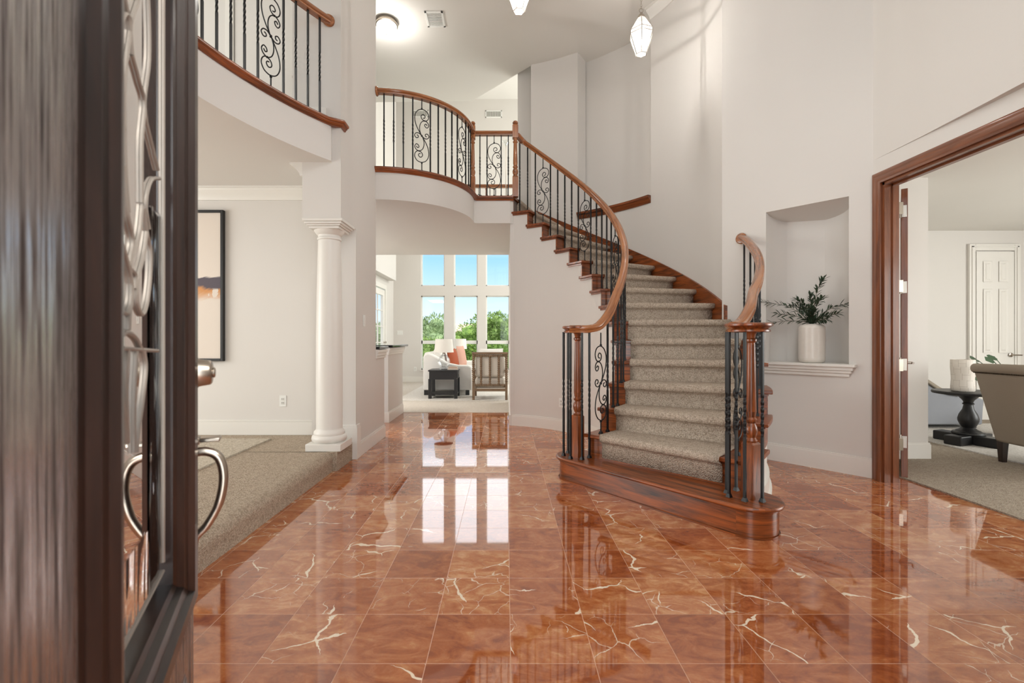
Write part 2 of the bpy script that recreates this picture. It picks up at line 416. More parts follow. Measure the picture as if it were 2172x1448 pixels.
def lantern_pane():
    t = NT('lit_lantern_glass'); t.t.nodes.remove(t.b)
    tr = t.n('ShaderNodeBsdfTransparent'); em = t.n('ShaderNodeEmission'); em.inputs[0].default_value = (1, .98, .94, 1); em.inputs[1].default_value = .42
    gl = t.n('ShaderNodeBsdfGlossy'); gl.inputs['Roughness'].default_value = .05
    m1 = t.n('ShaderNodeMixShader'); m1.inputs[0].default_value = .08; t.l(tr.outputs[0], m1.inputs[1]); t.l(gl.outputs[0], m1.inputs[2])
    ad = t.n('ShaderNodeAddShader'); t.l(m1.outputs[0], ad.inputs[0]); t.l(em.outputs[0], ad.inputs[1]); t.l(ad.outputs[0], t.out.inputs[0]); return t.m
LANTERNGLASS = lantern_pane()
FROST = emitter('lit_frosted_glass', (1, .97, .92, 1), 1.6)

# ------------------------------------------------------------------ stair geometry constants
C = (-.386, 5.0); H = .194; DA = 8.27; ZL = 16*H; ZC = 2.75; ZT = 5.59
F = lambda k: -45.8+DA*(k-2)
RA = lambda k: F(k)+1.1
nos = lambda a: H*(2+(a+45.8)/DA)
def P(a, r, z=0, c=C): return Vector((c[0]+r*math.cos(rad(a)), c[1]+r*math.sin(rad(a)), z))
RW, RT = 1.515, 1.485          # inner wall face, inner tread ends
RO, ROT = 2.76, 2.80           # outer open side wall, tread ends
RD = 2.70                      # tall curved wall

# ------------------------------------------------------------------ setting: floors
struct(M().add([(-1.9, -2, 0), (4.2, -2, 0), (4.2, 7.55, 0), (-1.9, 7.55, 0)], [(0, 1, 2, 3)]), 'floor', MARBLE, smooth=0)
for n in ('floor',): bpy.data.objects[n].data.transform(Matrix.Translation(bpy.data.objects[n].location)); bpy.data.objects[n].location = (0, 0, 0)
struct(M().box(-3.1, 4, 7.55, 13.1, -.02, .004), 'floor_living', CARPET_LV)
struct(M().prism([(3.34, -.3), (9, -.3), (9, 6.9), (3.34, 6.9)], -.02, .012), 'floor_study', CARPET)
# raised dining floor: rounded carpet edge
m = M(); pr = [(0, 0), (.028, 0)]
for i in range(9):
    a = -0.35+(PI/2+.35)*i/8; pr.append((-.032+.062*math.cos(a), .108+.062*math.sin(a)))
pr += [(-4.7, .17), (-4.7, 0)]
m.sweep([(-1.566, .2, 0), (-1.566, 4.2, 0)], pr)
m.box(-6.2, -1.5, 4.19, 4.95, 0, .17)
struct(m, 'floor_dining', carpet('dining_carpet', srgb(220, 204, 184), srgb(164, 147, 128), 95, 1.0), smooth=50)

# ------------------------------------------------------------------ setting: walls
def rib(m, pts, z0, z1, th):      # wall along a polyline, thickness to the right-hand side
    pr = [(0, z0), (th, z0), (th, z1), (0, z1)]
    return m.sweep([(x, y, 0) for x, y in pts], pr)
# walls under the stair (stepwise) : inner curved wall and outer drum
m = M(); m2 = M()
for k in range(2, 16):
    m.sector(C, RW, RW+.1, RA(k)+.35, RA(k+1)+.35, 0, k*H-.03, 4)
    if k <= 6: m2.sector(C, RO-.1, RO, RA(k)+.35, RA(k+1)+(.35 if k < 6 else 3), 0, k*H-.03, 4)
m.sector(C, RW, RW+.1, RA(16), RA(16)+1.2, 0, ZC+.02, 2)
struct(m, 'wall_stair_inner', WALL, smooth=20); struct(m2, 'wall_stair_outer', WALL, smooth=20)
m = M().sector(C, RW-.016, RW, -44, RA(16)+1, 0, .13, 40); m.sector(C, RW-.011, RW, -44, RA(16)+1, .13, .15, 40)
struct(m, 'baseboard_stair', TRIM)
m = M().sector(C, RO, RO+.018, -44, -6, 0, .14, 20); m.sector(C, RO, RO+.035, -44, -6, 0, .03, 20)
struct(m, 'baseboard_drum', TRIM)
# hall right wall behind the corner
struct(M().box(.06, .2, 6.43, 8.8, 0, ZC), 'wall_hall_right', WALL)
struct(M().box(.047, .06, 6.45, 8.8, 0, .14), 'baseboard_hall', TRIM)
# tall curved wall, low part under the plant ledge, recess, upper hall wall
m = M().sector(C, RD, RD+.12, -1.4, 30, 0, ZT, 26)
m.sector(C, RD, RD+.12, 30, 56.5, 0, ZL-.02, 20)
m.sector(C, RD, RD+.3, 56.5, 73, 0, ZT, 12)
m.sector(C, 3.02, 3.14, 28, 57, ZL-.02, ZT, 16)
m.sector(C, RD+.02, 3.05, 29, 57, ZL-.06, ZL-.02, 16)
struct(m, 'wall_tall_curved', WALL, smooth=25)
m = M(); crown = [(0, 0), (0, -.12), (.02, -.12), (.028, -.095), (.055, -.06), (.085, -.035), (.09, -.02), (.115, -.012), (.115, 0)]
m.sweep([P(a, RD, ZT) for a in (30, 28, 26, 24, 22, 20, 18, 16, 14, 12, 10, 8, 6, 4, 2, 0, -1.4)], [(x, z) for x, z in crown][::-1])
struct(m, 'trim_crown_foyer', TRIM)
# niche wall (45 degrees), with arched-plan niche
NA, NB = Vector((2.31, 4.93)), Vector((3.10, 3.98)); nu = (NB-NA).normalized(); nn = Vector((-nu.y, nu.x)); nn = nn if nn.x > 0 else -nn
def NP(t, d, z): p = NA+nu*t+nn*d; return (p.x, p.y, z)
NL = (NB-NA).length; n0, n1 = .385, 1.065; nz0, nz1 = .95, 2.42
m = M()
def nquad(t0, t1, z0, z1): m.add([NP(t0, 0, z0), NP(t1, 0, z0), NP(t1, 0, z1), NP(t0, 0, z1)], [(0, 1, 2, 3)])
nquad(-.05, n0, 0, ZT); nquad(n1, NL, 0, ZT); nquad(n0, n1, 0, nz0); nquad(n0, n1, nz1, ZT)
N = 20; arc = [((n0+n1)/2-(n1-n0)/2*math.cos(PI*i/N), .34*math.sin(PI*i/N)**.8) for i in range(N+1)]
top = [nz1-.10*(d/.34) for t, d in arc]
vs = [NP(t, d, nz0) for t, d in arc]+[NP(t, d, z) for (t, d), z in zip(arc, top)]
m.add(vs, [(i, i+1, N+2+i, N+1+i) for i in range(N)])
m.add([NP(t, d, nz0) for t, d in arc], [tuple(range(N+1))])
# soffit of the niche as a grid of strips from the front edge to the curved back
G = 5; vs = []
for t, d in arc:
    for j in range(G+1): q = d*j/G; vs.append(NP(t, q, nz1-.10*(q/.34)))
m.add(vs, [(i*(G+1)+j, i*(G+1)+j+1, (i+1)*(G+1)+j+1, (i+1)*(G+1)+j) for i in range(N) for j in range(G)])
m.add([NP(-.05, .12, 0), NP(NL, .45, 0), NP(NL, .45, ZT), NP(-.05, .45, ZT)], [(0, 1, 2, 3)])
struct(m, 'wall_niche', WALL, smooth=50)
m = M()
for d, z1 in ((.016, .15), (.012, .165)): m.add([NP(.0, 0, 0), NP(NL, 0, 0), NP(NL, -d, 0), NP(0, -d, 0), NP(0, 0, z1), NP(NL, 0, z1), NP(NL, -d, z1), NP(0, -d, z1)],
    [(0, 1, 5, 4), (3, 2, 6, 7), (4, 5, 6, 7), (0, 3, 7, 4), (1, 2, 6, 5)])
struct(m, 'baseboard_niche', TRIM)
m = M()   # moulded sill of the niche
for d, a, z0, z1 in ((.075, .06, .93, .955), (.055, .04, .90, .93), (.04, .025, .875, .90), (.025, .01, .845, .875)):
    vs = [NP(n0-a, -d, z0), NP(n1+a, -d, z0), NP(n1+a, .001, z0), NP(n0-a, .001, z0)]; vs += [(x, y, z1) for x, y, z in vs]
    m.add(vs, [(3, 2, 1, 0), (4, 5, 6, 7), (0, 1, 5, 4), (1, 2, 6, 5), (2, 3, 7, 6), (3, 0, 4, 7)])
m.prism([NP(t, d, 0)[:2] for t, d in arc], .93, .956)
struct(m, 'trim_niche_sill', TRIM, .004)
# wall with the study opening
SX0, SX1 = 3.10, 3.22; SY = 3.88; SZ = 2.46; SE = 2.2
m = M().box(SX0, SX1, SY, 4.02, 0, 2.70).box(SX0, SX1, SE, SY, SZ, 2.70).box(SX0, SX1, -.4, SE, 0, 2.70)
m.prism([(3.10, 3.98), (3.09, 3.5), (3.06, 3.0), (3.02, 2.5), (2.97, 2.0), (2.9, 1.2), (2.86, -.4), (3.3, -.4), (3.3, 4.02), (3.15, 4.02)], 2.68, ZT)
struct(m, 'wall_study_opening', WALL, smooth=25)
# mahogany cased opening
m = M(); cw = .095
prof = [(0, 0), (0, .012), (.012, .022), (.03, .02), (.045, .026), (.07, .03), (.082, .026), (.095, .02), (.095, 0)]   # (width, proud)
def casing(m, x, ya, yb, zt, sgn, z0=0):    # mitred casing around an opening in a plane of constant x; sgn = proud direction
    ring = [[], []]
    pts = []
    for w, p in prof:
        o = cw-w
        pts.append([(x+sgn*p, ya+o, z0), (x+sgn*p, ya+o, zt+o), (x+sgn*p, yb-o, zt+o), (x+sgn*p, yb-o, z0)])
    n = len(pts)
    vs = [p for q in pts for p in q]
    fs = [(i*4+j, i*4+j+1, (i+1)*4+j+1, (i+1)*4+j) for i in range(n-1) for j in range(3)]
    for j in range(3):
        pass
    uv = []
    for f in fs:
        i, j = divmod(f[0], 4); L0 = (0, zt, zt+ya-yb)[j]; L1 = (zt, zt+ya-yb, 2*zt+ya-yb)[j]
        uv.append([(L0, i*.012), (L1, i*.012), (L1, i*.012+.012), (L0, i*.012+.012)])
    m.add(vs, fs, uv)
casing(m, SX0, SY, SE, SZ, -1)
m.box(SX0, SX1, SY-.02, SY, 0, SZ).box(SX0, SX1, SE, SE+.02, 0, SZ).box(SX0, SX1, SE, SY, SZ-.02, SZ)
m.box(SX0+.06, SX0+.1, SY-.032, SY-.02, 0, SZ-.02).box(SX0+.06, SX0+.1, SE, SY-.02, SZ-.032, SZ-.02)
struct(m, 'trim_study_casing', CASING, smooth=50)
# study room shell
m = M().box(SX1, 4.12, 4.6, 4.72, 0, ZC).box(4.0, 4.119, 4.72, 6.84, 0, ZC).box(4.0, 9, 6.84, 6.96, 0, ZC).box(9, 9.1, -.4, 7, 0, ZC).box(SX1, 9, -.5, -.4, 0, ZC)
m.box(SX1-.08, SX1, 4.03, 4.6, 0, ZC)
struct(m, 'wall_study', WALL)
m = M()
for z1, d in ((.15, .016), (.165, .011)): m.box(SX1+.0, 4.12+d, 4.6-d, 4.6, 0, z1).box(4.12, 4.12+d, 4.6, 6.84, 0, z1).box(4.12, 9, 6.84-d, 6.84, 0, z1)
struct(m, 'baseboard_study', TRIM)
struct(M().box(SX1+.005, 9.1, -.5, 7, ZC, ZC+.1), 'ceiling_study', CEIL)
# ---- left side: pier, dining, hall
m = M().prism([(-1.9, 4.62), (-1.47, 4.62), (-1.47, 5.33), (-1.9, 5.33)], 0, 2.25).prism([(-1.815, 4.2), (-1.47, 4.2), (-1.47, 5.33), (-1.815, 5.33)], 2.25, ZC).prism([(-1.9, 4.2), (-1.47, 4.2), (-1.47, 5.33), (-1.9, 5.33)], ZC, ZT)
m.prism([(-1.75, 5.331), (-1.47, 5.331), (-1.47, 5.70), (-1.75, 5.70)], 0, 1.06)
struct(m, 'wall_pier', WALL)
struct(M().box(-6.3, -1.9, 4.95, 5.33, 0, ZC), 'wall_dining', WALL)
struct(M().box(-6.3, -1.9, 5.21, 5.33, ZL-.01, ZT), 'wall_upper_hall', WALL)
m = M().box(-6.3, -1.9, 4.934, 4.95, .17, .31).box(-6.3, -1.9, 4.938, 4.95, .31, .33)
struct(m, 'baseboard_dining', TRIM, .003)
m = M()
for z1, d in ((.13, .016), (.15, .01)): m.box(-1.47, -1.47+d, 4.7205, 5.70, 0 if z1 < .14 else .13, z1)
m.prism([(-1.62, 4.604), (-1.452, 4.604), (-1.452, 4.72), (-1.4695, 4.72), (-1.4695, 4.6195), (-1.62, 4.6195)], 0, .31).prism([(-1.62, 4.608), (-1.456, 4.608), (-1.456, 4.716), (-1.4695, 4.716), (-1.4695, 4.6195), (-1.62, 4.6195)], .31, .335)
struct(m, 'baseboard_pier', TRIM, .002)
struct(M().box(-1.9, -1.6, 4.185, 4.2, ZL, ZL+.13), 'baseboard_upper', TRIM, .003)
m = M(); m.sweep([(-1.815, 4.2, ZC), (-1.815, 4.95, ZC), (-6.3, 4.95, ZC)], [(-x*1.0, z*1.0) for x, z in crown])
struct(m, 'trim_crown_dining', TRIM)
struct(M().box(-1.90, -1.66, 6.65, 7.58, 0, 1.06), 'wall_pony', WALL)
m = M()
for z1, d in ((.13, .016), (.15, .01)): m.box(-1.9, -1.66+d, 6.65-d, 7.58, 0, z1)
struct(m, 'baseboard_pony', TRIM, .002)
m = M()
for x1, y0, y1 in ((-1.47, 5.33, 5.70), (-1.66, 6.65, 7.58)):
    for d, z0, z1 in ((.014, .955, .985), (.022, .985, 1.02), (.034, 1.02, 1.055)):
        m.box(x1-.2, x1+d, y0-(d if y0 > 6 else 0), y1+d, z0, z1)
struct(m, 'trim_counter_moulding', TRIM, .003)
# living room shell with six openings in the far wall
YF = 13.0
wx = [(-2.34, -1.69), (-1.43, -.78), (-.55, .10)]; wz = [(.34, 2.38), (2.65, 4.5)]
m = M(); xs = [-3.2]+[v for w in wx for v in w]+[4.1]
for i in range(0, 8, 2): m.box(xs[i], xs[i+1], YF, YF+.14, 0, 7.9)
for a, b in wx: m.box(a, b, YF, YF+.14, 0, wz[0][0]).box(a, b, YF, YF+.14, wz[0][1], wz[1][0]).box(a, b, YF, YF+.14, wz[1][1], 7.9)
struct(m, 'wall_far', WALL)
struct(M().box(-3.2, -3.1, 5.33, 10.85, 0, ZC).box(-3.2, -3.1, 12.15, 13, 0, ZC).box(-3.2, -3.1, 10.85, 12.15, 2.46, ZC), 'wall_living_left', WALL)
struct(M().box(-3.1, -2.9, 8.8, 12.45, 2.72, 7.9).box(-3.2, -3.1, 12.4, 13, ZC, 7.9), 'wall_bulkhead', WALL)
struct(M().box(4, 4.1, 7.4, 13.1, 0, 7.9).box(.2, 4, 7.9, 8.0, 0, 7.9), 'wall_living_right', WALL)
struct(M().box(-3.3, 4.1, 7.3, 13.1, 7.8, 7.9).box(-6.4, 4.1, 7.3, 7.4, 5.7, 7.8).box(.75, .85, 7.4, 7.9, 5.7, 7.8), 'ceiling_living', CEIL)
struct(M().box(-3.1, .1, 12.985, 13, 0, .15).box(-3.1, -3.085, 12.15, 13, 0, .15), 'baseboard_living', TRIM)
# slab between the storeys: curved balcony edges
BC = (-1.49, 6.37); BR = 1.06; LC = (.95, 2.5); LR = 3.0
poly = [(-6.3, .3)]+[tuple(P(a, LR, 0, LC)[:2]) for a in (215, 210, 205)]+[tuple(P(200-i*1.99, LR, 0, LC)[:2]) for i in range(28)]
poly += [(-1.56, 4.3), (-1.55, 5.31)]+[tuple(P(-90+4.5*i, BR, 0, BC)[:2]) for i in range(21)]
poly += [(-.40, 6.40), (.055, 6.40), tuple(P(RA(16), RW)[:2]), tuple(P(RA(16), 2.75)[:2]), (.6, 7.9), (.06, 8.0), (.06, 8.8), (-6.3, 8.8)]
SLAB = poly
struct(M().prism(poly, ZC, ZL-.004), 'ceiling_lower', WALL, smooth=25)
# upper ceiling: foyer and hall, ends on a diagonal above the living room
struct(M().prism([(-6.4, -.6), (3.4, -.6), (3.4, 7.9), (.42, 7.9), (.40, 7.62), (-.64, 8.75), (-3.3, 8.8), (-6.4, 8.8)], ZT, ZT+.1), 'ceiling', CEIL)
struct(M().box(-6.4, -3.2, 8.75, 8.85, 0, ZT).box(-6.4, -6.3, -.6, 8.8, 0, ZT), 'wall_left', WALL)
# front wall behind the viewer: doorway and tall window above it
m = M().box(-6.4, -.45, -.45, -.3, 0, ZT).box(.75, 3.4, -.45, -.3, 0, 3.0).box(-.45, .75, -.45, -.3, 2.5, 3.0).box(2.45, 3.4, -.45, -.3, 3.0, ZT).box(-1.05, 2.45, -.45, -.3, 5.25, ZT).box(-.45, .75, -.45, -.3, 3.0, 3.0001)
struct(m, 'wall_front', WALL)
struct(M().box(-6.4, -2.0, -.3, .25, 0, ZT), 'wall_front_left', WALL)

# wood edge mouldings of the floors above
edge = [(-.03, -.05), (.008, -.05), (.014, -.036), (.024, -.030), (.026, -.022), (.036, -.018), (.040, -.010), (.040, .003), (.034, .010), (-.08, .010), (-.08, -.02)]
tr1 = [P(205-i*2.0, LR, ZL, LC) for i in range(30)]+[Vector((-1.466, 4.197, ZL)), Vector((-1.466, 4.29, ZL))]
m = M().sweep(tr1, edge); struct(m, 'trim_balcony_edge', OAK, smooth=50)
tr2 = [P(-90+4.5*i, BR, ZL, BC) for i in range(20)]+[Vector((-.402, 6.40, ZL)), Vector((.10, 6.40, ZL))]
m = M().sweep([Vector((-1.485, 5.31, ZL))]+tr2[1:], edge); struct(m, 'trim_landing_edge', OAK, smooth=50)
led = [(0, -.09), (.012, -.09), (.02, -.06), (.034, -.045), (.04, -.025), (.056, -.02), (.056, .01), (-.1, .01), (-.1, -.02), (0, -.02)]
m = M().sweep([P(56.4-i*1.65, RD, ZL) for i in range(17)], led[::1]); struct(m, 'trim_plant_ledge', OAK, smooth=50)

# ------------------------------------------------------------------ staircase
st = thing('staircase', 'curved oak staircase with grey carpet runner rising from the marble floor', 'staircase', (.9, 3.4, 0))
CL, CR = Vector((.62, 4.0)), Vector((1.5, 2.915))
def stadium(r, n=18):
    d = (CR-CL).normalized(); a0 = math.degrees(math.atan2(d.y, d.x)); pts = []
    for i in range(n+1): a = rad(a0-90+180*i/n); pts.append((CR.x+r*math.cos(a), CR.y+r*math.sin(a)))
    for i in range(n+1): a = rad(a0+90+180*i/n); pts.append((CL.x+r*math.cos(a), CL.y+r*math.sin(a)))
    return pts
gd = (CR-CL).normalized(); gd = (gd.x, gd.y, 0)
def stad_uv(m, r, z0, z1):
    pts = stadium(r); n = len(pts); L = 0; vs = [(x, y, z0) for x, y in pts]+[(x, y, z1) for x, y in pts]; fs = []; uv = []
    for i in range(n):
        k = (i+1) % n; l = math.dist(pts[i], pts[k]); fs.append((i, k, n+k, n+i)); uv.append([(L, z0), (L+l, z0), (L+l, z1), (L, z1)]); L += l
    return m.add(vs, fs, uv)
m = M(); stad_uv(m, .165, 0, .166); s1 = m.build('starting_step', OAK, st)
m = M().prism(stadium(.195), H-.03, H, grain=gd); t1 = m.build('tread', OAK, s1, .012)
m = M(); stad_uv(m, .172, H-.045, H-.03); stad_uv(m, .172, 0, .012); m.build('cove_moulding', OAK, s1)
for k in range(2, 16):
    z = k*H; ro = ROT if k <= 6 else RD
    m = M()
    if k <= 6:
        m.sector(C, RT, ro, F(k), RA(k+1)+.5, z-.03, z, 5, 'rad')
    else: m.sector(C, RT, ro, F(k), RA(k+1)+.5, z-.03, z, 5, 'rad')
    # return nosing reaching back past the next riser
    m.sector(C, RT, RW, RA(k+1)+.4, RA(k+1)+1.3, z-.03, z, 2, 'arc')
    t = m.build('tread', OAK, st, .006)
    M().sector(C, RW-.012, RW, RA(k)+.2, RA(k+1)+.8, z-.05, z-.03, 4).build('cove_moulding', OAK, t)
    if k <= 6: M().sector(C, RO, RO+.012, RA(k)+.2, RA(k+1)+.5, z-.05, z-.03, 4).build('cove_moulding', OAK, t)
for k in range(2, 17):
    z = k*H; ro = RO if k <= 6 else RD
    m = M().sector(C, RW-.004, ro, RA(k), RA(k)+.7, z-H, z-.028, 1, 'rad'); m.build('riser', OAK, st)
M().sector(C, RW-.01, 2.72, F(16), RA(16)+1.5, ZL-.03, ZL+.012, 2, 'rad').build('landing_tread', OAK, st, .006)
# outer ends of the steps below the tall wall are wood-faced
for k in range(2, 7):
    M().sector(C, RO-.002, RO+.006, RA(k), RA(k+1), max(.0, (k-1)*H-.0), k*H-.03, 4).build('end_panel', OAK if k > 2 else WALL, st)
M().sector(C, 2.675, RD+.004, -1.6, RA(16), lambda a: nos(a)-.28, lambda a: nos(a)+.10, 60).build('skirt_board', OAK, st)
# carpet runner
prof = []          # (angle, z)
for k in range(2, 17):
    z = k*H; ar = RA(k)-.5; z0 = (k-1)*H+.016
    prof += [(ar, z0), (ar, z-.075), (ar-.25, z-.055)]
    for i in range(7):
        q = -PI/2+PI*i/6; prof.append((F(k)-.25-.55*math.cos(q), z-.014+.031*math.sin(q)))
    if k < 16: prof += [(F(k)+2.5, z+.017), (RA(k+1)-1.0, z+.016)]
    else: prof += [(F(16)+1.4, z+.014)]
m = M(); NR = 10; vs = []; uvl = []; L = 0
for i, (a, z) in enumerate(prof):
    if i: L += math.hypot(rad(a-prof[i-1][0])*2.1, z-prof[i-1][1])
    f = min(1, max(0, (a+30)/25)); ra_, rb_ = 1.655, 2.60+.072*f
    for j in range(NR+1):
        r = ra_+(rb_-ra_)*j/NR; vs.append(P(a, r, z)); uvl.append((r, L))
fs = [(i*(NR+1)+j, i*(NR+1)+j+1, (i+1)*(NR+1)+j+1, (i+1)*(NR+1)+j) for i in range(len(prof)-1) for j in range(NR)]
m.add(vs, fs, [[uvl[k] for k in f] for f in fs])
ru = m.build('carpet_runner', CARPET_ST, st, smooth=60, label='grey-beige looped carpet runner')
sd = ru.modifiers.new('thickness', 'SOLIDIFY'); sd.thickness = .014; sd.offset = -1

# ------------------------------------------------------------------ balustrades
RAILP = [(-.030, -.028), (.030, -.028), (.032, -.018), (.022, -.008), (.034, .004), (.034, .018), (.024, .030), (.010, .034), (-.010, .034), (-.024, .030), (-.034, .018), (-.034, .004), (-.022, -.008), (-.032, -.018)]
_bal = {}
def baluster_mesh(h, twist=True):
    key = (round(h, 2), twist)
    if key not in _bal:
        h = key[0]; m = M(); n = 44; vs = []; s = .0070; tz0, tz1 = h*.5-.13, h*.5+.13
        for i in range(n+1):
            z = h*i/n; a = PI/4
            zz = z
            if twist:
                if i == 0: zz = 0
                elif i == n: zz = h
                else: zz = tz0+(tz1-tz0)*(i-1)/(n-2)
                a += 2*PI*1.5*max(0, min(1, (zz-tz0)/(tz1-tz0)))
            for q in range(4): vs.append((s*1.42*math.cos(a+q*PI/2), s*1.42*math.sin(a+q*PI/2), zz))
        fs = [(i*4+j, i*4+(j+1) % 4, i*4+4+(j+1) % 4, i*4+4+j) for i in range(n) for j in range(4)]
        m.add(vs, fs); m.frustum((-.015, .015, -.015, .015), (-.009, .009, -.009, .009), 0, .022)
        _bal[key] = m.mesh('baluster', IRON, smooth=25)
    return _bal[key]
_scr = {}
HALF = [[(470, 608), (490, 604), (498, 584), (480, 562), (456, 567), (442, 592), (455, 624), (490, 640), (522, 631), (545, 600), (549, 560), (525, 518), (490, 500), (450, 497), (400, 520), (367, 565), (355, 620), (366, 695), (400, 768), (452, 845)],
        [(526, 698), (512, 680), (492, 690), (500, 717), (528, 726), (548, 692), (531, 656), (490, 640), (446, 668), (424, 720), (424, 780), (443, 836)],
        [(520, 846), (502, 838), (502, 816), (530, 807), (551, 836), (531, 868), (492, 873), (452, 845)]]
def scroll_mesh(h, wide=1.0):
    key = (round(h, 2), wide)
    if key not in _scr:
        h = key[0]; m = M(); sc = .000884; top = 348*sc; zc = h*.5
        for c in HALF:
            for sg in (1, -1):
                pts = [(sg*(u-452)*sc*wide, 0, zc-sg*(v-845)*sc) for u, v in c]
                m.tube(catmull(pts, 4), .0048, 6)
        m.tube([(0, 0, zc+top-.004), (0, 0, h)], .0058, 6); m.tube([(0, 0, 0), (0, 0, zc-top+.004)], .0058, 6)
        for z in (zc+top+.008, zc-top-.008, zc): m.lathe([(.004, z-.011), (.010, z-.007), (.010, z+.007), (.004, z+.011)], n=8)
        for sg in (1, -1): m.lathe([(.003, -.008), (.008, -.005), (.008, .005), (.003, .008)], (sg*38*sc*wide, 0, zc+sg*205*sc), 8)
        m.frustum((-.015, .015, -.015, .015), (-.009, .009, -.009, .009), 0, .022)
        _scr[key] = m.mesh('scroll_baluster', IRON, smooth=40)
    return _scr[key]
def put(name, me, parent, loc, rz=0):
    o = bpy.data.objects.new(name, me); col.objects.link(o); place(o, parent, Vector(loc)); o.rotation_euler = (0, 0, rz); return o
def bars(parent, items):           # items: (point on base, top z, tangent angle, is_scroll)
    for p, zt, ang, sc in items:
        h = zt-p.z
        if sc: put('scroll_baluster', scroll_mesh(h), parent, p, ang)
        else: put('baluster', baluster_mesh(h), parent, p, ang)
def newel_mesh(h, hb, ht, w=.078, finial=True, turned=1.0):
    m = M(); w2 = w/2
    m.frustum((-w2, w2, -w2, w2), (-w2, w2, -w2, w2), 0, hb); m.frustum((-w2, w2, -w2, w2), (-w2*.8, w2*.8, -w2*.8, w2*.8), hb, hb+.012)
    zt = h-ht; r = w2
    pr = [(r*.85, hb+.01), (r*.95, hb+.022), (r*.7, hb+.04), (r*.9, hb+.06), (r*1.0, hb+.085), (r*.85, hb+.11), (r*.62, hb+.128), (r*.85, hb+.14), (r*.88, hb+.152), (r*.66, hb+.165), (r*.80, hb+.20), (r*.62, zt-.075), (r*.58, zt-.065), (r*.85, zt-.055), (r*.85, zt-.043), (r*.6, zt-.035), (r*.72, zt-.012), (r*.9, zt)]
    m.lathe(pr, n=24)
    if ht > .02:
        m.frustum((-w2, w2, -w2, w2), (-w2, w2, -w2, w2), zt, h-.0); m.frustum((-w2, w2, -w2, w2), (-w2*.55, w2*.55, -w2*.55, w2*.55), h, h+.02)
        m.lathe([(r*.5, h+.018), (r*.5, h+.026), (r*.95, h+.034), (r*.98, h+.042), (r*.8, h+.058), (r*.4, h+.068), (0.0005, h+.07)], n=24)
    return m.mesh('newel_post', RAILWOOD if ht > .02 else OAK, smooth=35)
def disc(m, x, y, z0, z1, r, n=40):
    hh = z1-z0
    m.lathe([(r*.80, z0), (r*.90, z0+.004), (r*.90, z0+hh*.25), (r*.80, z0+hh*.4), (r*.93, z0+hh*.62), (r*1.0, z0+hh*.7), (r*1.0, z0+hh*.88), (r*.93, z1), (r*.4, z1+.003), (.0005, z1+.003)], (x, y, 0), n)
def rosette(parent, p, axis):
    M().lathe([(.055, 0), (.056, .008), (.05, .014), (.046, .022), (.03, .024)], p, 28, axis).build('rosette', RAILWOOD, parent)

RI = 1.60; ROFF = .85
tang = lambda a: rad(a-90)
# inner balustrade of the stair
b1 = thing('stair_balustrade', 'long curved balustrade on the open inner side of the stair, from volute to upper newel', 'balustrade', (.6, 3.95, H))
VL = Vector((.60, 3.945)); ZV0, ZV1 = 1.225, 1.283
path = [(.53, 3.885, 1.254), (.60, 3.855, 1.254), (.68, 3.852, 1.256), (.77, 3.895, 1.285), (.875, 4.0, 1.395)]
path += [tuple(P(a, RI, nos(a)+ROFF)) for a in range(-32, 69, 3)]+[(.155, 6.40, ZL+.84)]
M().sweep(catmull(path, 4), RAILP).build('handrail', RAILWOOD, b1, smooth=45)
m = M(); disc(m, VL.x, VL.y, ZV0, ZV1, .128); m.build('volute', OAK, b1, smooth=40)
put('newel_post', newel_mesh(ZV0-H, .335, 0), b1, (VL.x, VL.y, H), .7)
NBx = .128
put('newel_post', newel_mesh(.965, .26, .17), b1, (NBx, 6.40, ZL), 0)
it = []
idx = 0
for k in range(15, 1, -1):
    for d in (1.9+4.135, 1.9):
        a = RA(k)+d; p = P(a, RI, k*H)
        top = nos(a)+ROFF-.03
        if a < -32: top = 1.225+max(0, (a+43)/11*.30)
        it.append((p, top, tang(a), idx % 6 == 3)); idx += 1
bars(b1, it)
bars(b1, [(Vector((x, y, H)), ZV0+.005, .7, False) for x, y in ((.486, 3.967), (.535, 4.055), (.53, 3.865), (.62, 3.838), (.69, 3.895))])
# outer balustrade of the lower steps
b2 = thing('stair_balustrade', 'short balustrade on the outer side of the lowest steps, ending at the niche wall', 'balustrade', (1.5, 2.95, H))
VR = Vector((1.505, 2.93))
Rr = lambda a: 2.665+.125*max(0, min(1, (a+38)/32))
path = [(1.40, 2.90, 1.245), (1.415, 2.965, 1.245), (1.46, 3.03, 1.25), (1.55, 3.10, 1.282), (1.68, 3.24, 1.39)]
path += [tuple(P(a, Rr(a), nos(a)+ROFF)) for a in range(-34, -5, 3)]+[(2.40, 4.80, nos(-5)+ROFF+.01)]
M().sweep(catmull(path, 4), RAILP).build('handrail', RAILWOOD, b2, smooth=45)
rosette(b2, (2.402, 4.808, nos(-5)+ROFF+.005), (-nn.x, -nn.y, 0))
m = M(); disc(m, VR.x, VR.y, 1.215, 1.272, .138); m.build('volute', OAK, b2, smooth=40)
put('newel_post', newel_mesh(1.215-H, .335, 0), b2, (1.51, 2.905, H), .45)
it = []
for k in range(2, 7):
    for j, d in enumerate((1.9, 1.9+4.135)):
        a = RA(k)+d; top = nos(a)+ROFF-.03
        if a < -34: top = 1.225+max(0, (a+43)/9*.27)
        it.append((P(a, Rr(a), k*H), top, tang(a), k == 2 and j == 0 or k == 5 and j == 0))
bars(b2, it)
bars(b2, [(Vector((x, y, H)), 1.222, .5, False) for x, y in ((1.405, 3.0), (1.385, 2.926), (1.49, 3.05), (1.444, 2.85), (1.545, 2.84))])
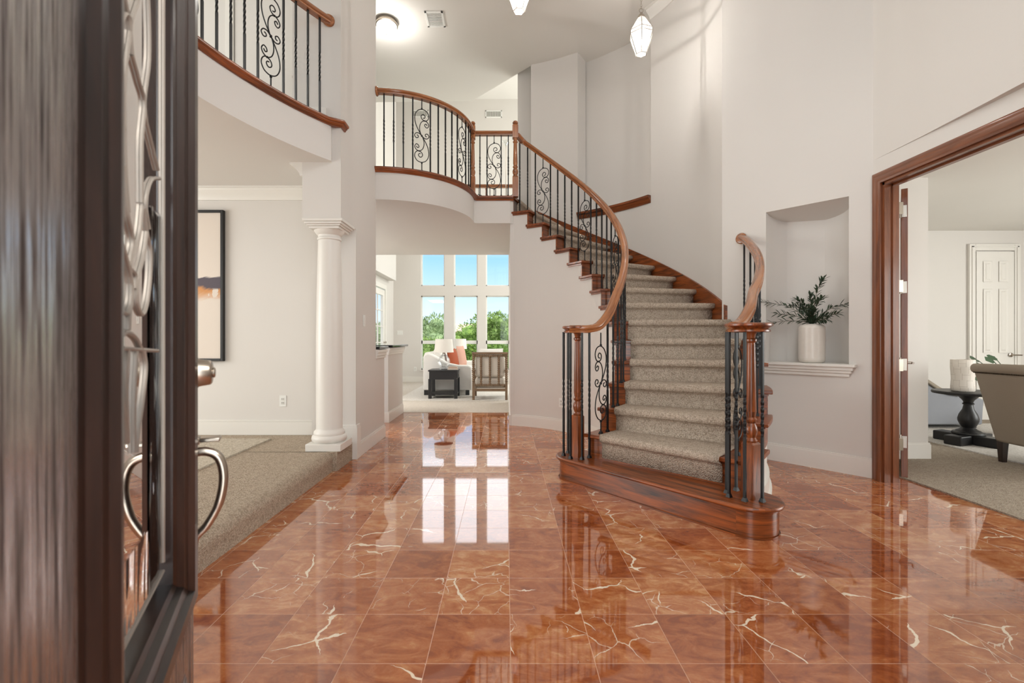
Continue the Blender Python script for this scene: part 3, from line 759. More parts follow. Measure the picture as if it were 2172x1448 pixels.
# straight landing balustrade
b3 = thing('landing_balustrade', 'short straight balustrade at the stair head between two turned newels', 'balustrade', (-.15, 6.42, ZL))
put('newel_post', newel_mesh(.965, .26, .17, .07), b3, (-.45, 6.42, ZL), 0)
M().sweep([(-.415, 6.42, ZL+.87), (.09, 6.42, ZL+.87)], RAILP).build('handrail', RAILWOOD, b3, smooth=45)
bars(b3, [(Vector((-.45+.58*i/6, 6.42, ZL+.014)), ZL+.845, 0, i == 3) for i in range(1, 6)])
# curved hall balcony
b4 = thing('balcony_balustrade', 'curved balustrade of the balcony over the hall opening, rail fixed to the pier beside it', 'balustrade', (-1.0, 5.6, ZL))
RBr = BR-.035
pts = [P(-90+3*i, RBr, ZL+.88, BC) for i in range(31)]
pts[0] = Vector((-1.47, 5.345, ZL+.88)); pts[-1] = Vector((-.452, 6.384, ZL+.88))
M().sweep(pts, RAILP).build('handrail', RAILWOOD, b4, smooth=45)
rosette(b4, (-1.468, 5.345, ZL+.88), (1, 0, 0))
bars(b4, [(P(-90+90*i/15, RBr, ZL+.014, BC), ZL+.855, rad(90*i/15), i in (5, 11)) for i in range(1, 15)])
# left balcony above the dining room
b5 = thing('balcony_balustrade', 'curved balustrade of the balcony above the carpeted dining platform, round rosette at its end', 'balustrade', (-1.9, 3.2, ZL))
RLr = LR+.04
pts = [P(146.2+2*i, RLr, ZL+.90, LC) for i in range(24)]
M().sweep(pts, RAILP).build('handrail', RAILWOOD, b5, smooth=45)
rosette(b5, tuple(P(146.2, RLr, ZL+.90, LC)), (.4, -.9, 0))
bars(b5, [(P(147.9+2.22*(i-1), RLr, ZL+.014, LC), ZL+.875, rad(147.9+2.22*(i-1)-90), i in (5, 11, 17)) for i in range(1, 19)])
# far balustrade over the living room
b6 = thing('gallery_balustrade', 'far balustrade overlooking the living room, seen between the two landing newels', 'balustrade', (-.2, 8.72, ZL))
M().sweep([(-2.6, 8.72, ZL+.90), (.42, 8.72, ZL+.90)], RAILP).build('handrail', RAILWOOD, b6, smooth=45)
m6 = newel_mesh(.9, .2, 0, .05)
for x in (-1.4, -.36, .32): put('newel_post', m6, b6, (x, 8.72, ZL))
bars(b6, [(Vector((-2.5+.105*i, 8.72, ZL)), ZL+.875, 0, i % 6 == 1) for i in range(28) if i not in (10, 20, 27)])

# ------------------------------------------------------------------ column
cx, cy = -1.632, 4.36
co = thing('column', 'white round column on a square plinth at the corner of the dining platform', 'column', (cx, cy, .17))
M().box(cx-.158, cx+.158, cy-.158, cy+.158, .17, .235).build('plinth', TRIM, co, .004)
M().lathe([(.135, .235), (.152, .25), (.156, .27), (.150, .29), (.135, .30), (.138, .312), (.134, .33), (.118, .345), (.116, .36), (.117, .8), (.1155, 1.2), (.110, 1.6), (.1005, 2.0), (.098, 2.08)], (cx, cy, 0), 48).build('shaft', TRIM, co, smooth=40)
m = M().lathe([(.098, 2.08), (.106, 2.085), (.106, 2.1), (.099, 2.105), (.099, 2.125), (.112, 2.135), (.130, 2.16), (.135, 2.17)], (cx, cy, 0), 48)
for w, z0, z1 in ((.135, 2.168, 2.19), (.15, 2.19, 2.205), (.165, 2.205, 2.225), (.178, 2.225, 2.25)): m.box(cx-w, cx+w, cy-w, cy+w, z0, z1)
m.build('capital', TRIM, co, .003)

# ------------------------------------------------------------------ entry door (rotated root: x from free edge to hinge, y out of the face)
dr = thing('door_1', 'dark front door standing open at left with leaded glass panel', 'door', (-.727, 1.1, 0), None, rad(-64.7))
del dr['category']; del dr['label']; dr['kind'] = 'structure'
f0, f1 = .15, .96; g0, g1 = .305, .665; gz0, gz1 = .74, 2.22; dz = 2.44
m = M().box(f0, g0-.05, -.025, .02, .01, dz).box(g1+.05, f1, -.025, .02, .01, dz).box(g0-.05, g1+.05, -.025, .02, .01, gz0-.05).box(g0-.05, g1+.05, -.025, .02, gz1+.05, dz)
fr = m.build('door_leaf', ESPRESSO, dr)
# stepped moulding round the glass, on both faces
steps = [(0.0, .012), (.010, .016), (.016, .026), (.030, .030), (.036, .040), (.052, .042), (.060, .034), (.072, .032), (.080, .022), (.092, .020)]
def frame_ring(m, x0, x1, z0, z1, prof, sg=1):
    vs = []; n = len(prof)
    for w, p in prof:
        for x, z in ((x0-w, z0-w), (x1+w, z0-w), (x1+w, z1+w), (x0-w, z1+w)): vs.append((x, sg*p, z))
    fs = []; uv = []
    Ls = [x1-x0, z1-z0, x1-x0, z1-z0]
    for i in range(n-1):
        for j in range(4):
            q = (j+1) % 4; fs.append((i*4+j, i*4+q, i*4+4+q, i*4+4+j)); uv.append([(0, prof[i][0]), (Ls[j], prof[i][0]), (Ls[j], prof[i+1][0]), (0, prof[i+1][0])])
    m.add(vs, fs, uv)
m = M(); frame_ring(m, g0, g1, gz0, gz1, [(0, .0)]+steps); frame_ring(m, g0, g1, gz0, gz1, [(0, -.0)]+steps, -1)
m.build('glazing_moulding', ESPRESSO_M, dr, smooth=20)
m = M().box(f0+.10, f1-.11, .012, .014, .22, .50)
frame_ring(m, f0+.13, f1-.14, .25, .50, [(-.02, .018), (0, .026), (.02, .03), (.035, .022), (.04, .02)])
m.build('lower_panel', ESPRESSO, dr, smooth=20)
gl = M().add([(g0, 0, gz0), (g1, 0, gz0), (g1, 0, gz1), (g0, 0, gz1)], [(0, 1, 2, 3)]).build('glass_pane', DOORGLASS, dr, smooth=0)
gc = (g0+g1)/2
# rippled fields and lead lines
def lens(x0, z0, w, h, n=26):
    return [(x0+w*math.sin(PI*i/n)*.5, z0+h*i/n) for i in range(n+1)]
def g2(px, py):          # a point of the pattern on the pane, from the sketch of the leaded design
    q = (px-1073)/1000; t = (1.1*q+.727)/(.427+.904*q); return (t, 1.17-(py-720)/1000*(1.1-.904*t))
lead = [[g2(*p) for p in c] for c in (
    [(252, 415), (245, 470), (236, 500), (232, 550), (237, 600), (245, 645), (262, 665), (272, 645), (274, 600), (265, 555), (252, 510), (245, 470)],
    [(300, 440), (307, 490), (315, 530), (314, 590), (307, 645), (297, 667), (286, 640), (287, 595), (300, 540), (307, 490)],
    [(257, 350), (265, 450), (277, 510), (270, 560), (275, 615), (270, 665), (268, 700)],
    [(297, 435), (290, 500), (275, 545), (268, 565), (282, 582), (281, 612)],
    [(200, 235), (205, 295), (225, 345), (240, 410), (245, 475)], [(210, 245), (230, 285), (242, 330), (245, 385), (237, 450)],
    [(262, 130), (258, 200), (260, 350), (267, 450)], [(275, 115), (290, 170), (302, 220), (296, 300), (296, 430)],
    [(300, -120), (310, 0), (312, 125), (302, 225), (320, 315), (331, 360)], [(335, 378), (316, 383), (305, 430), (312, 485)],
    [(200, 175), (225, 155), (245, 75), (260, 30), (272, 50), (262, 130), (250, 200), (225, 240), (205, 225)],
    [(265, -400), (240, -250), (250, -60), (268, 40), (275, 115)], [(220, -420), (285, -200), (300, -60), (272, 50)],
    [(197, 737), (240, 738), (290, 741), (331, 744)], [(238, 738), (246, 800), (258, 870), (266, 940)], [(300, 740), (305, 780), (298, 850), (288, 920), (285, 960)],
    [(240, 745), (252, 715), (268, 706), (285, 718), (298, 745)], [(268, 740), (262, 800), (266, 940)], [(285, 745), (280, 850), (280, 960)])]
lead.append([(g0+.022, z) for z in (gz0+.05, 1.2, 1.7, gz1)]); lead.append([(g1-.022, z) for z in (gz0+.05, 1.2, 1.7, gz1)])
lead.append([(x, gz0+.035) for x in (g0+.022, gc, g1-.022)])
m = M()
for c in lead: m.tube([(p.x, .002, p.y) for p in catmull([(a, b, 0) for a, b in c], 6)], .0030, 6)
m.build('lead_came', plain('pale_lead', srgb(164, 156, 148), .45, .4), gl)
m = M()
for sg in (1, -1):
    xa, xb = gc+sg*.07, gc+sg*.158
    m.add([(xa, .0015, gz0+.04), (xb, .0015, gz0+.04), (xb, .0015, 1.38), (xa, .0015, 1.38)], [(0, 1, 2, 3)])
m.add([(gc-.08, .0015, gz0+.04), (gc+.08, .0015, gz0+.04), (gc+.06, .0015, .88), (gc-.06, .0015, .88)], [(0, 1, 2, 3)])
m.build('rippled_glass', RIPPLE, gl, smooth=0)
# handle set
sx = .213
m = M().box(sx-.03, sx+.03, .02, .027, 1.07, 1.14).lathe([(.031, 0), (.031, .008), (.027, .012), (.024, .03), (.021, .034), (.0005, .036)], (sx, .027, 1.105), 28, (0, 1, 0))
m.lathe([(.010, .034), (.010, .039), (.0005, .039)], (sx, .027, 1.105), 16, (0, 1, 0)); m.build('deadbolt', NICKEL, dr, .002)
m = M().box(sx-.03, sx+.03, .02, .028, .935, 1.03).build('handle_plate', NICKEL, dr, .006)
M().tube(catmull([(sx, .02, .948), (sx, .05, .950), (sx, .072, .935), (sx, .080, .895), (sx, .072, .845), (sx, .052, .805), (sx, .034, .785), (sx, .03, .765)], 6), [.009]*13+[.0088]*12+[.008]*12+[.007]*6, 12).build('pull_handle', NICKEL, dr)
M().box(sx-.02, sx+.02, .02, .03, .745, .79).build('handle_foot', NICKEL, dr, .005)
m = M().box(sx-.012, sx+.012, .028, .04, .965, .98); m.prism([(sx-.012, .04), (sx+.012, .04), (sx+.016, .075), (sx-.016, .075)], .970, .978); m.build('thumb_latch', NICKEL, dr, .002)

# ------------------------------------------------------------------ study door leaf (rotated root)
lf = thing('door_2', None, None, (3.352, 3.965, 0), None, rad(90-39.6)); lf['kind'] = 'structure'
LL = .74; lt = .022; lh = 2.44
m = M().box(0, .1, -lt, lt, .012, lh).box(LL-.1, LL, -lt, lt, .012, lh).box(.1, LL-.1, -lt, lt, .012, .24, (1, 0, 0)).box(.1, LL-.1, -lt, lt, lh-.11, lh, (1, 0, 0))
lm = m.build('door_leaf', CASING, lf, .003)
m = M()
for z in (.67, 1.11, 1.55, 1.99): m.box(.1, LL-.1, -lt+.004, lt-.004, z-.012, z+.012)
m.box(LL/2-.012, LL/2+.012, -lt+.004, lt-.004, .24, lh-.11); m.build('muntin', CASING, lm)
M().box(.1, LL-.1, -.003, .003, .24, lh-.11).build('glass_pane', PANE, lm)
for z in (2.25, 1.61, .96, .31):
    m = M().box(-.0035, 0.0, -.016, .018, z-.05, z+.05).lathe([(.0065, -.055), (.0065, .055), (.004, .06), (.0005, .061)], (-.006, .026, z), 14)
    im = (Matrix.Translation((3.352, 3.965, 0)) @ Matrix.Rotation(rad(90-39.6), 4, 'Z')).inverted()
    m.box(3.165, 3.265, 3.872, 3.876, z-.05, z+.05, mat=im); m.build('hinge', NICKEL, lm, .001)
for sg in (1, -1):
    m = M().lathe([(.027, 0), (.027, .006), (.012, .01), (.011, .045), (.0005, .047)], (LL-.06, sg*lt, .95), 20, (0, sg, 0))
    m.tube([(LL-.06, sg*(lt+.042), .95), (LL-.10, sg*(lt+.048), .951), (LL-.17, sg*(lt+.046), .948)], [.009, .009, .007], 10); m.build('lever_handle', NICKEL, lm)

# far study door: six panels
d4 = thing('door_3', None, None, (7.05, 6.84, 0)); d4['kind'] = 'structure'
x0, x1 = 6.79, 7.33; m = M().box(x0, x1, 6.80, 6.838, .015, 2.44); leaf = m.build('door_leaf', TRIM, d4)
for a, b in ((x0+.09, (x0+x1)/2-.045), ((x0+x1)/2+.045, x1-.09)):
    for za, zb in ((.22, .82), (.98, 1.90), (2.0, 2.30)):
        m = M()
        vs = []
        for w, p in ((0, 0), (.015, .012), (.03, .012), (.045, .002)):
            vs += [(a+w, 6.80+(-.001 if w == 0 else p-.006), za+w), (b-w, 6.80+(-.001 if w == 0 else p-.006), za+w), (b-w, 6.80+(-.001 if w == 0 else p-.006), zb-w), (a+w, 6.80+(-.001 if w == 0 else p-.006), zb-w)]
        vs = [(x, y-.008, z) for x, y, z in vs]
        fs = [(i*4+j, i*4+(j+1) % 4, i*4+4+(j+1) % 4, i*4+4+j) for i in range(3) for j in range(4)]+[(12, 13, 14, 15)]
        m.add(vs, fs); m.build('door_panel', TRIM, leaf, smooth=0)
m = M().box(x0-.1, x0-.012, 6.80, 6.839, 0, 2.55).box(x1+.012, x1+.1, 6.80, 6.839, 0, 2.55).box(x0-.012, x1+.012, 6.80, 6.839, 2.455, 2.55)
m.box(x0-.07, x0-.04, 6.79, 6.80, 0, 2.52).box(x1+.04, x1+.07, 6.79, 6.80, 0, 2.52).box(x0-.07, x1+.07, 6.79, 6.80, 2.5, 2.52); m.build('door_casing', TRIM, d4, .004)
m = M().lathe([(.03, 0), (.03, .008), (.012, .014), (.011, .05), (.0005, .05)], (x1-.06, 6.79, .95), 18, (0, -1, 0)); m.tube([(x1-.06, 6.745, .95), (x1+.05, 6.74, .948)], .009, 8); m.build('lever_handle', NICKEL, leaf)
# french door of the living room
d5 = thing('door_4', None, None, (-3.1, 11.5, 0)); d5['kind'] = 'structure'
m = M().box(-3.15, -3.09, 10.9, 11.03, .01, 2.42).box(-3.15, -3.09, 11.85, 12.03, .01, 2.42).box(-3.15, -3.09, 11.03, 11.85, .01, .3).box(-3.15, -3.09, 11.03, 11.85, 2.28, 2.42)
lf5 = m.build('door_leaf', TRIM, d5)
m = M()
for z in (.7, 1.1, 1.5, 1.9): m.box(-3.13, -3.1, 11.03, 11.85, z-.012, z+.012)
m.box(-3.13, -3.1, 11.43, 11.45, .3, 2.28); m.build('muntin', TRIM, lf5); M().box(-3.123, -3.117, 11.03, 11.85, .3, 2.28).build('glass_pane', PANE, lf5)
M().box(-3.1, -3.07, 12.04, 12.15, 0, 2.56).box(-3.1, -3.07, 10.78, 10.89, 0, 2.56).box(-3.1, -3.07, 10.89, 12.04, 2.45, 2.56).build('door_casing', TRIM, d5, .004)
M().lathe([(.028, 0), (.028, .006), (.01, .01), (.012, .03), (.028, .04), (.026, .06), (.0005, .066)], (-3.09, 11.95, 1.1), 18, (1, 0, 0)).build('door_knob', NICKEL, lf5)
# upper hall door behind the left balcony
d6 = thing('door_5', None, None, (-2.5, 5.2, ZL)); d6['kind'] = 'structure'
M().box(-2.98, -2.24, 5.185, 5.208, ZL+.01, ZL+2.05).build('door_leaf', WALL, d6)
M().box(-2.23, -2.14, 5.17, 5.209, ZL, ZL+2.14).box(-3.08, -2.99, 5.17, 5.209, ZL, ZL+2.14).box(-2.99, -2.23, 5.17, 5.209, ZL+2.06, ZL+2.14).build('door_casing', TRIM, d6, .004)
M().lathe([(.028, 0), (.028, .006), (.01, .01), (.012, .03), (.028, .04), (.026, .06), (.0005, .066)], (-2.3, 5.185, ZL+.92), 18, (0, -1, 0)).build('door_knob', NICKEL, d6)

# ------------------------------------------------------------------ living room window frames
w1 = thing('window_1', None, None, (-1.1, YF, 0)); w1['kind'] = 'structure'
for a, b in wx:
    for z0, z1 in wz:
        m = M(); t = .03
        m.box(a, a+t, YF+.06, YF+.11, z0, z1).box(b-t, b, YF+.06, YF+.11, z0, z1).box(a, b, YF+.06, YF+.11, z0, z0+t).box(a, b, YF+.06, YF+.11, z1-t, z1)
        if z0 < 1: m.box(a, b, YF+.06, YF+.11, 1.05, 1.145)
        f = m.build('window_frame', PLASTIC, w1)
        M().box(a+t, b-t, YF+.08, YF+.086, z0+t, z1-t).build('pane', PANE, f)
m = M().box(-2.36, .12, YF-.03, YF+.06, .31, .34); m.build('window_sill', TRIM, w1)

# ------------------------------------------------------------------ small wall fittings
def plate(name, label, cat, c, ax, w, h, kind):     # ax: outward axis, c on the wall plane
    up = Vector((0, 0, 1)); n = Vector(ax); r = up.cross(n)
    mt = Matrix((r, n, up)).transposed().to_4x4(); mt.translation = Vector(c)
    t = thing(name, label, cat, c)
    M().box(-w/2, w/2, 0, .006, -h/2, h/2, mat=mt).build('cover_plate', PLASTIC, t, .002)
    if kind == 'outlet':
        for z in (-.02, .02): M().box(-.017, .017, .006, .009, z-.014, z+.014, mat=mt).build('socket', plain('outlet_face', srgb(222, 220, 214), .4), t, .003)
        m = M()
        for z in (-.02, .02):
            for x in (-.007, .007): m.box(x-.0015, x+.0015, .009, .0096, z-.004, z+.007, mat=mt)
        m.build('slot', BLACK, t)
    else:
        k = max(1, int(w/.05))
        for i in range(k):
            x = (i-(k-1)/2)*.046; M().box(x-.016, x+.016, .006, .011, -.033, .033, mat=mt).build('rocker', PLASTIC, t, .002)
plate('light_switch', 'white light switch on the pier wall beside the hall', 'light switch', (-1.47, 4.88, 1.365), (1, 0, 0), .075, .12, 'switch')
plate('power_outlet', 'white power outlet low on the dining wall by the column', 'outlet', (-2.34, 4.95, .526), (0, -1, 0), .072, .117, 'outlet')
p = P(math.degrees(math.atan2(6.13-5, .80+.386)), RW); d = Vector((C[0]-p.x, C[1]-p.y, 0)).normalized()
plate('power_outlet', 'white power outlet low on the curved wall behind the stair balusters', 'outlet', (p.x, p.y, .36), tuple(d), .072, .117, 'outlet')
plate('light_switch', 'white triple light switch on the far living room wall left of the windows', 'light switch', (-2.92, 13.0, 1.36), (0, -1, 0), .16, .12, 'switch')
plate('power_outlet', 'white power outlet on the far living room wall near the baseboard', 'outlet', (-2.5, 13.0, .36), (0, -1, 0), .072, .117, 'outlet')
def vent(label, c, ax, w, h, slats=8):
    n = Vector(ax); r = Vector((1, 0, 0)); up = n.cross(r)
    mt = Matrix((r, n, up)).transposed().to_4x4(); mt.translation = Vector(c)
    t = thing('air_vent', label, 'vent', c)
    m = M(); b = .028
    m.box(-w/2, w/2, 0, .012, -h/2, -h/2+b, mat=mt).box(-w/2, w/2, 0, .012, h/2-b, h/2, mat=mt).box(-w/2, -w/2+b, 0, .012, -h/2, h/2, mat=mt).box(w/2-b, w/2, 0, .012, -h/2, h/2, mat=mt)
    vf = m.build('vent_frame', PLASTIC, t, .002)
    M().box(-w/2+b, w/2-b, .001, .003, -h/2+b, h/2-b, mat=mt).build('grille_back', VENTGREY, t)
    m = M()
    for i in range(slats):
        if w > h: x = -w/2+b+(w-2*b)*(i+.5)/slats; m.box(x-.004, x+.004, .003, .009, -h/2+b, h/2-b, mat=mt)
        else: z = -h/2+b+(h-2*b)*(i+.5)/slats; m.box(-w/2+b, w/2-b, .003, .009, z-.004, z+.004, mat=mt)
    m.build('grille', PLASTIC, vf)
vent('white air vent high on the far wall right of the curved balcony rail', ((1047-1073)*.013, 13.0, 1.17+.478*13), (0, -1, 0), .46, .20, 14)
vent('white air vent high on the far wall seen behind the balcony scroll', ((892-1073)*.013, 13.0, 1.17+.479*13), (0, -1, 0), .44, .20, 14)
vent('white return air vent on the hall ceiling beside the dome light', ((923-1073)*.0065, 6.5, ZT), (0, 0, -1), .25, .32, 12)

# flush dome ceiling light
q = (-1.655, 6.55)
t = thing('ceiling_light', 'flush dome ceiling light with metal rim in the upper hall', 'ceiling light', (q[0], q[1], ZT))
M().lathe([(.14, 0), (.14, -.03), (.15, -.04), (.15, -.06), (.14, -.065)], (q[0], q[1], ZT), 40).build('rim', NICKEL, t)
M().lathe([(.138, -.06), (.135, -.10), (.11, -.14), (.06, -.165), (.0005, -.17)], (q[0], q[1], ZT), 40).build('glass_dome', FROST, t)
M().lathe([(.012, -.165), (.014, -.18), (.007, -.19), (.009, -.2), (.0005, -.206)], (q[0], q[1], ZT), 16).build('finial', NICKEL, t)
lamp('dome_light_glow', 'POINT', (q[0], q[1], ZT-.30), 18, WARM, radius=.12)

# hanging lanterns
def lantern(x, y, zb, w, h, rz, label, en):
    t = thing('pendant_lantern', label, 'pendant light', (x, y, zb), 'hanging glass lanterns')
    n = 6; r0, r1, r2 = w*.22, w*.5, w*.15; z1 = zb+h*.52; z1b = zb+h*.62; z2 = zb+h
    rings = [(r0, zb), (r1, z1), (r1*.97, z1b), (r2, z2)]
    P3 = [[Vector((x+r*math.cos(rz+2*PI*i/n), y+r*math.sin(rz+2*PI*i/n), z)) for i in range(n)] for r, z in rings]
    m = M()
    for k in range(3):
        for i in range(n): j = (i+1) % n; m.add([P3[k][i], P3[k][j], P3[k+1][j], P3[k+1][i]], [(0, 1, 2, 3)])
    m.add(P3[0], [tuple(range(n))])
    m.build('glass_panel', LANTERNGLASS, t, smooth=0)
    m = M()
    for i in range(n):
        m.tube([P3[0][i], P3[1][i], P3[2][i], P3[3][i]], .0036, 5)
    for k in range(4): m.tube(P3[k], .0032, 5, True)
    m.build('frame', NICKEL, t)
    m = M().lathe([(.04, z2-.008), (.045, z2), (.038, z2+.02), (.018, z2+.04), (.012, z2+.055), (.0005, z2+.06)], (x, y, 0), 20)
    m.tube([(x+.022*math.cos(a*PI/8), y, z2+.08+.022*math.sin(a*PI/8)) for a in range(16)], .003, 6, True); m.build('cap', NICKEL, t)
    z = z2+.11; k = 0; m = M()
    while z < ZT-.02:
        c, s_ = (1, 0) if k % 2 else (0, 1)
        m.tube([(x+.008*math.cos(a*PI/5)*c, y+.008*math.cos(a*PI/5)*s_, z+.017*math.sin(a*PI/5)) for a in range(10)], .0018, 4, True); z += .027; k += 1
    m.build('chain', NICKEL, t)
    M().lathe([(.06, ZT-.03), (.065, ZT-.008), (.065, ZT)], (x, y, 0), 24).build('canopy', NICKEL, t)
    m = M(); 
    m.tube([(x, y, z1+.02), (x, y, zb+.03)], .004, 6)
    for i in range(3):
        a = rz+2*PI*i/3; m.tube([(x, y, zb+h*.14), (x+.03*math.cos(a), y+.03*math.sin(a), zb+h*.12), (x+.035*math.cos(a), y+.035*math.sin(a), zb+h*.2)], .003, 5)
    cl = m.build('candle_cluster', NICKEL, t)
    m = M()
    for i in range(3):
        a = rz+2*PI*i/3; m.lathe([(.008, 0), (.012, .02), (.008, .045), (.0005, .06)], (x+.035*math.cos(a), y+.035*math.sin(a), zb+h*.22), 10)
    m.build('bulb', BULB, cl)
    lamp('lantern_glow', 'POINT', (x, y, zb+h*.42), en, WARM, radius=.008)
lantern(1.493, 5.2, 4.313, .27, .405, .3, 'lit faceted glass lantern hanging on a chain before the tall curved wall', 38)
lantern(.125, 4.5, 4.30, .26, .39, .1, 'lit faceted glass lantern cut by the top edge near the centre', 38)

# ------------------------------------------------------------------ vase with olive branches in the niche
vb = Vector(NP(.755, -.005+.09, .956))
t = thing('vase', 'white ribbed ceramic vase standing in the wall niche', 'vase', tuple(vb))
pr = [(.085, 0), (.1, .006), (.106, .03)]
for i in range(23): z = .05+.27*i/22; pr += [(.108, z), (.1065, z+.006)]
pr += [(.104, .335), (.092, .352), (.07, .357), (.062, .36), (.06, .35), (.06, .2)]
M().lathe(pr, tuple(vb), 48).build('vase_body', CERAMIC, t, smooth=60)
ol = thing('olive_branches', 'dark green olive branches arranged in the white niche vase', 'branches', tuple(vb+Vector((0, 0, .34))))
LEAF = plain('olive_leaf', srgb(62, 78, 58), .45); LEAF2 = plain('olive_leaf_pale', srgb(112, 122, 92), .5); STEM = plain('olive_stem', srgb(84, 72, 50), .7)
def leafmesh(m, p, d, L, w, up):
    d = d.normalized(); s = d.cross(up); s = s.normalized() if s.length > .01 else Vector((1, 0, 0)); u = s.cross(d)
    pts = [p, p+d*L*.3+s*w*.8+u*L*.05, p+d*L*.65+s*w+u*L*.05, p+d*L, p+d*L*.65-s*w+u*L*.05, p+d*L*.3-s*w*.8+u*L*.05, p+d*L*.5+u*L*.0]
    m.add(pts, [(0, 1, 6), (1, 2, 6), (2, 3, 6), (3, 4, 6), (4, 5, 6), (5, 0, 6)])
U = Vector((nu.x, nu.y, 0)); FW = Vector((-nn.x, -nn.y, 0)); ZU = Vector((0, 0, 1))
rnd = random.Random(3)
b0 = vb+Vector((0, 0, .345))
targets = [(-.40, .10, .24), (-.50, .16, -.03), (.10, .02, .42), (.32, -.02, .20), (.22, .05, .10), (-.26, .12, .12), (-.10, .08, .24), (.12, .12, .24), (.02, .13, .16), (-.16, .02, .2), (.16, .10, .05), (-.02, -.02, .28)]
for a, fw, z in targets:
    e = b0+U*a+FW*fw+ZU*z; mid = b0+(U*a+FW*fw)*.45+ZU*(max(z, .06)*.75)
    path = catmull([b0-ZU*.1, b0+ZU*.02, mid, e], 6)
    br = M().tube(path, [.0035-.0025*i/(len(path)-1) for i in range(len(path))], 5).build('stem', STEM, ol)
    m = M(); N = len(path)
    for i in range(6, N):
        for sg in (1, -1):
            for rep in range(2):
                q = path[i-1].lerp(path[i], rnd.random()); tg = (path[i]-path[i-1]).normalized()
                sd_ = tg.cross(Vector((rnd.uniform(-1, 1), rnd.uniform(-1, 1), rnd.uniform(-.2, 1)))).normalized()
                leafmesh(m, q, tg*.8+sd_*sg*.75, rnd.uniform(.045, .075), rnd.uniform(.006, .0095), Vector((rnd.uniform(-.4, .4), rnd.uniform(-.4, .4), 1)).normalized())
    leafmesh(m, path[-1], path[-1]-path[-2], .055, .008, ZU)
    m.build('leaf_spray', LEAF, br, smooth=0)

# ------------------------------------------------------------------ dining side: painting, rug
pa = thing('painting', 'tall abstract painting in a thin black frame on the dining wall', 'painting', (-3.5, 4.93, .95))
X0, X1, Z0, Z1 = -4.05, -2.945, .945, 2.52; ft = .028
M().box(X0, X0+ft, 4.905, 4.948, Z0, Z1).box(X1-ft, X1, 4.905, 4.948, Z0, Z1).box(X0+ft, X1-ft, 4.905, 4.948, Z0, Z0+ft).box(X0+ft, X1-ft, 4.905, 4.948, Z1-ft, Z1).build('frame', BLACK, pa, .003)
def art():
    t = NT('abstract_canvas'); v = t.coord('Object'); x = t.n('ShaderNodeSeparateXYZ'); t.l(v, x.inputs[0])
    n = t.noise(v, 2.2, 5, .6, .8); n2 = t.noise(t.coord('Object', (1, 1, 1), (3, 1, 7)), 3.5, 4, .6, 1.2)
    z = t.math('ADD', x.outputs[2], t.math('MULTIPLY', t.math('SUBTRACT', n, .5), .30))
    band = t.ramp(z, [(.0, (0, 0, 0)), (.60, (0, 0, 0)), (.63, (.5, .5, .5)), (.70, (1, 1, 1)), (.80, (.9, .9, .9)), (.83, (0, 0, 0))])
    dark = t.ramp(z, [(.71, (0, 0, 0)), (.74, (1, 1, 1)), (.83, (1, 1, 1)), (.845, (0, 0, 0))])
    c = t.mix(t.math('MULTIPLY', band, t.math('GREATER_THAN', n2, .40)), srgb(224, 212, 200), srgb(206, 146, 92))
    c = t.mix(dark, c, srgb(92, 84, 92)); return t.set(c, .8).m
M().box(X0+ft, X1-ft, 4.92, 4.94, Z0+ft, Z1-ft).build('canvas', art(), pa)
m = M().prism([(-4.6, 2.6), (-2.35, 2.6), (-2.35, 4.72), (-4.6, 4.72)], .17, .182); rg = m.build('rug', RUGM); tag(rg, 'pale woven rug lying on the raised dining carpet', 'rug')

# pony wall counters
for (x0, x1, y0, y1), lab in (((-2.1, -1.43, 5.335, 5.76), 'black stone counter on the nearer half wall by the pier'), ((-2.3, -1.585, 6.6, 7.66), 'black stone counter on the farther half wall toward the living room')):
    o = M().box(x0, x1, y0, y1, 1.06, 1.092).build('bar_counter', BLACKSTONE, None, .008); tag(o, lab, 'counter', 'bar counters')

# ------------------------------------------------------------------ living room furniture
rg = M().box(-2.1, 3.0, 8.95, 12.12, .004, .016).build('rug', RUGW); tag(rg, 'large pale rug under the sofa and wooden chair in the living room', 'rug')
Z = .016
so = thing('sofa', 'white slipcovered sofa seen from its sloping arm end', 'sofa', (-1.2, 10.8, Z))
def armprof():
    return [(-1.72, .12), (-.70, .12), (-.70, .60), (-.78, .635), (-1.0, .64), (-1.2, .68), (-1.4, .79), (-1.52, .86), (-1.62, .885), (-1.70, .86), (-1.72, .80)]
def yprism(m, poly, y0, y1):
    n = len(poly); vs = [(x, y0, z) for x, z in poly]+[(x, y1, z) for x, z in poly]
    return m.add(vs, [tuple(range(n)), tuple(range(2*n-1, n-1, -1))]+[(i, (i+1) % n, n+(i+1) % n, n+i) for i in range(n)])
for y0, y1 in ((9.78, 9.98), (11.9, 12.1)):
    yprism(M(), armprof(), y0, y1).build('arm', LINEN, so, .03)
M().box(-1.72, -.72, 9.98, 11.9, .12, .36).build('seat_base', LINEN, so, .02)
for y0, y1 in ((9.99, 10.93), (10.95, 11.89)): M().box(-1.45, -.70, y0, y1, .36, .52).build('seat_cushion', LINEN, so, .04)
M().box(-1.74, -1.5, 9.98, 11.9, .36, .90).build('backrest', LINEN, so, .05)
for y0, y1 in ((9.99, 10.93), (10.95, 11.89)):
    yprism(M(), [(-1.52, .5), (-1.28, .52), (-1.33, .85), (-1.42, .99), (-1.55, .96)], y0, y1).build('back_cushion', LINEN, so, .05)
for x in (-1.66, -.80):
    for y in (9.84, 12.0): M().box(x-.04, x+.04, y-.04, y+.04, Z, .12).build('foot', BLACK, so)
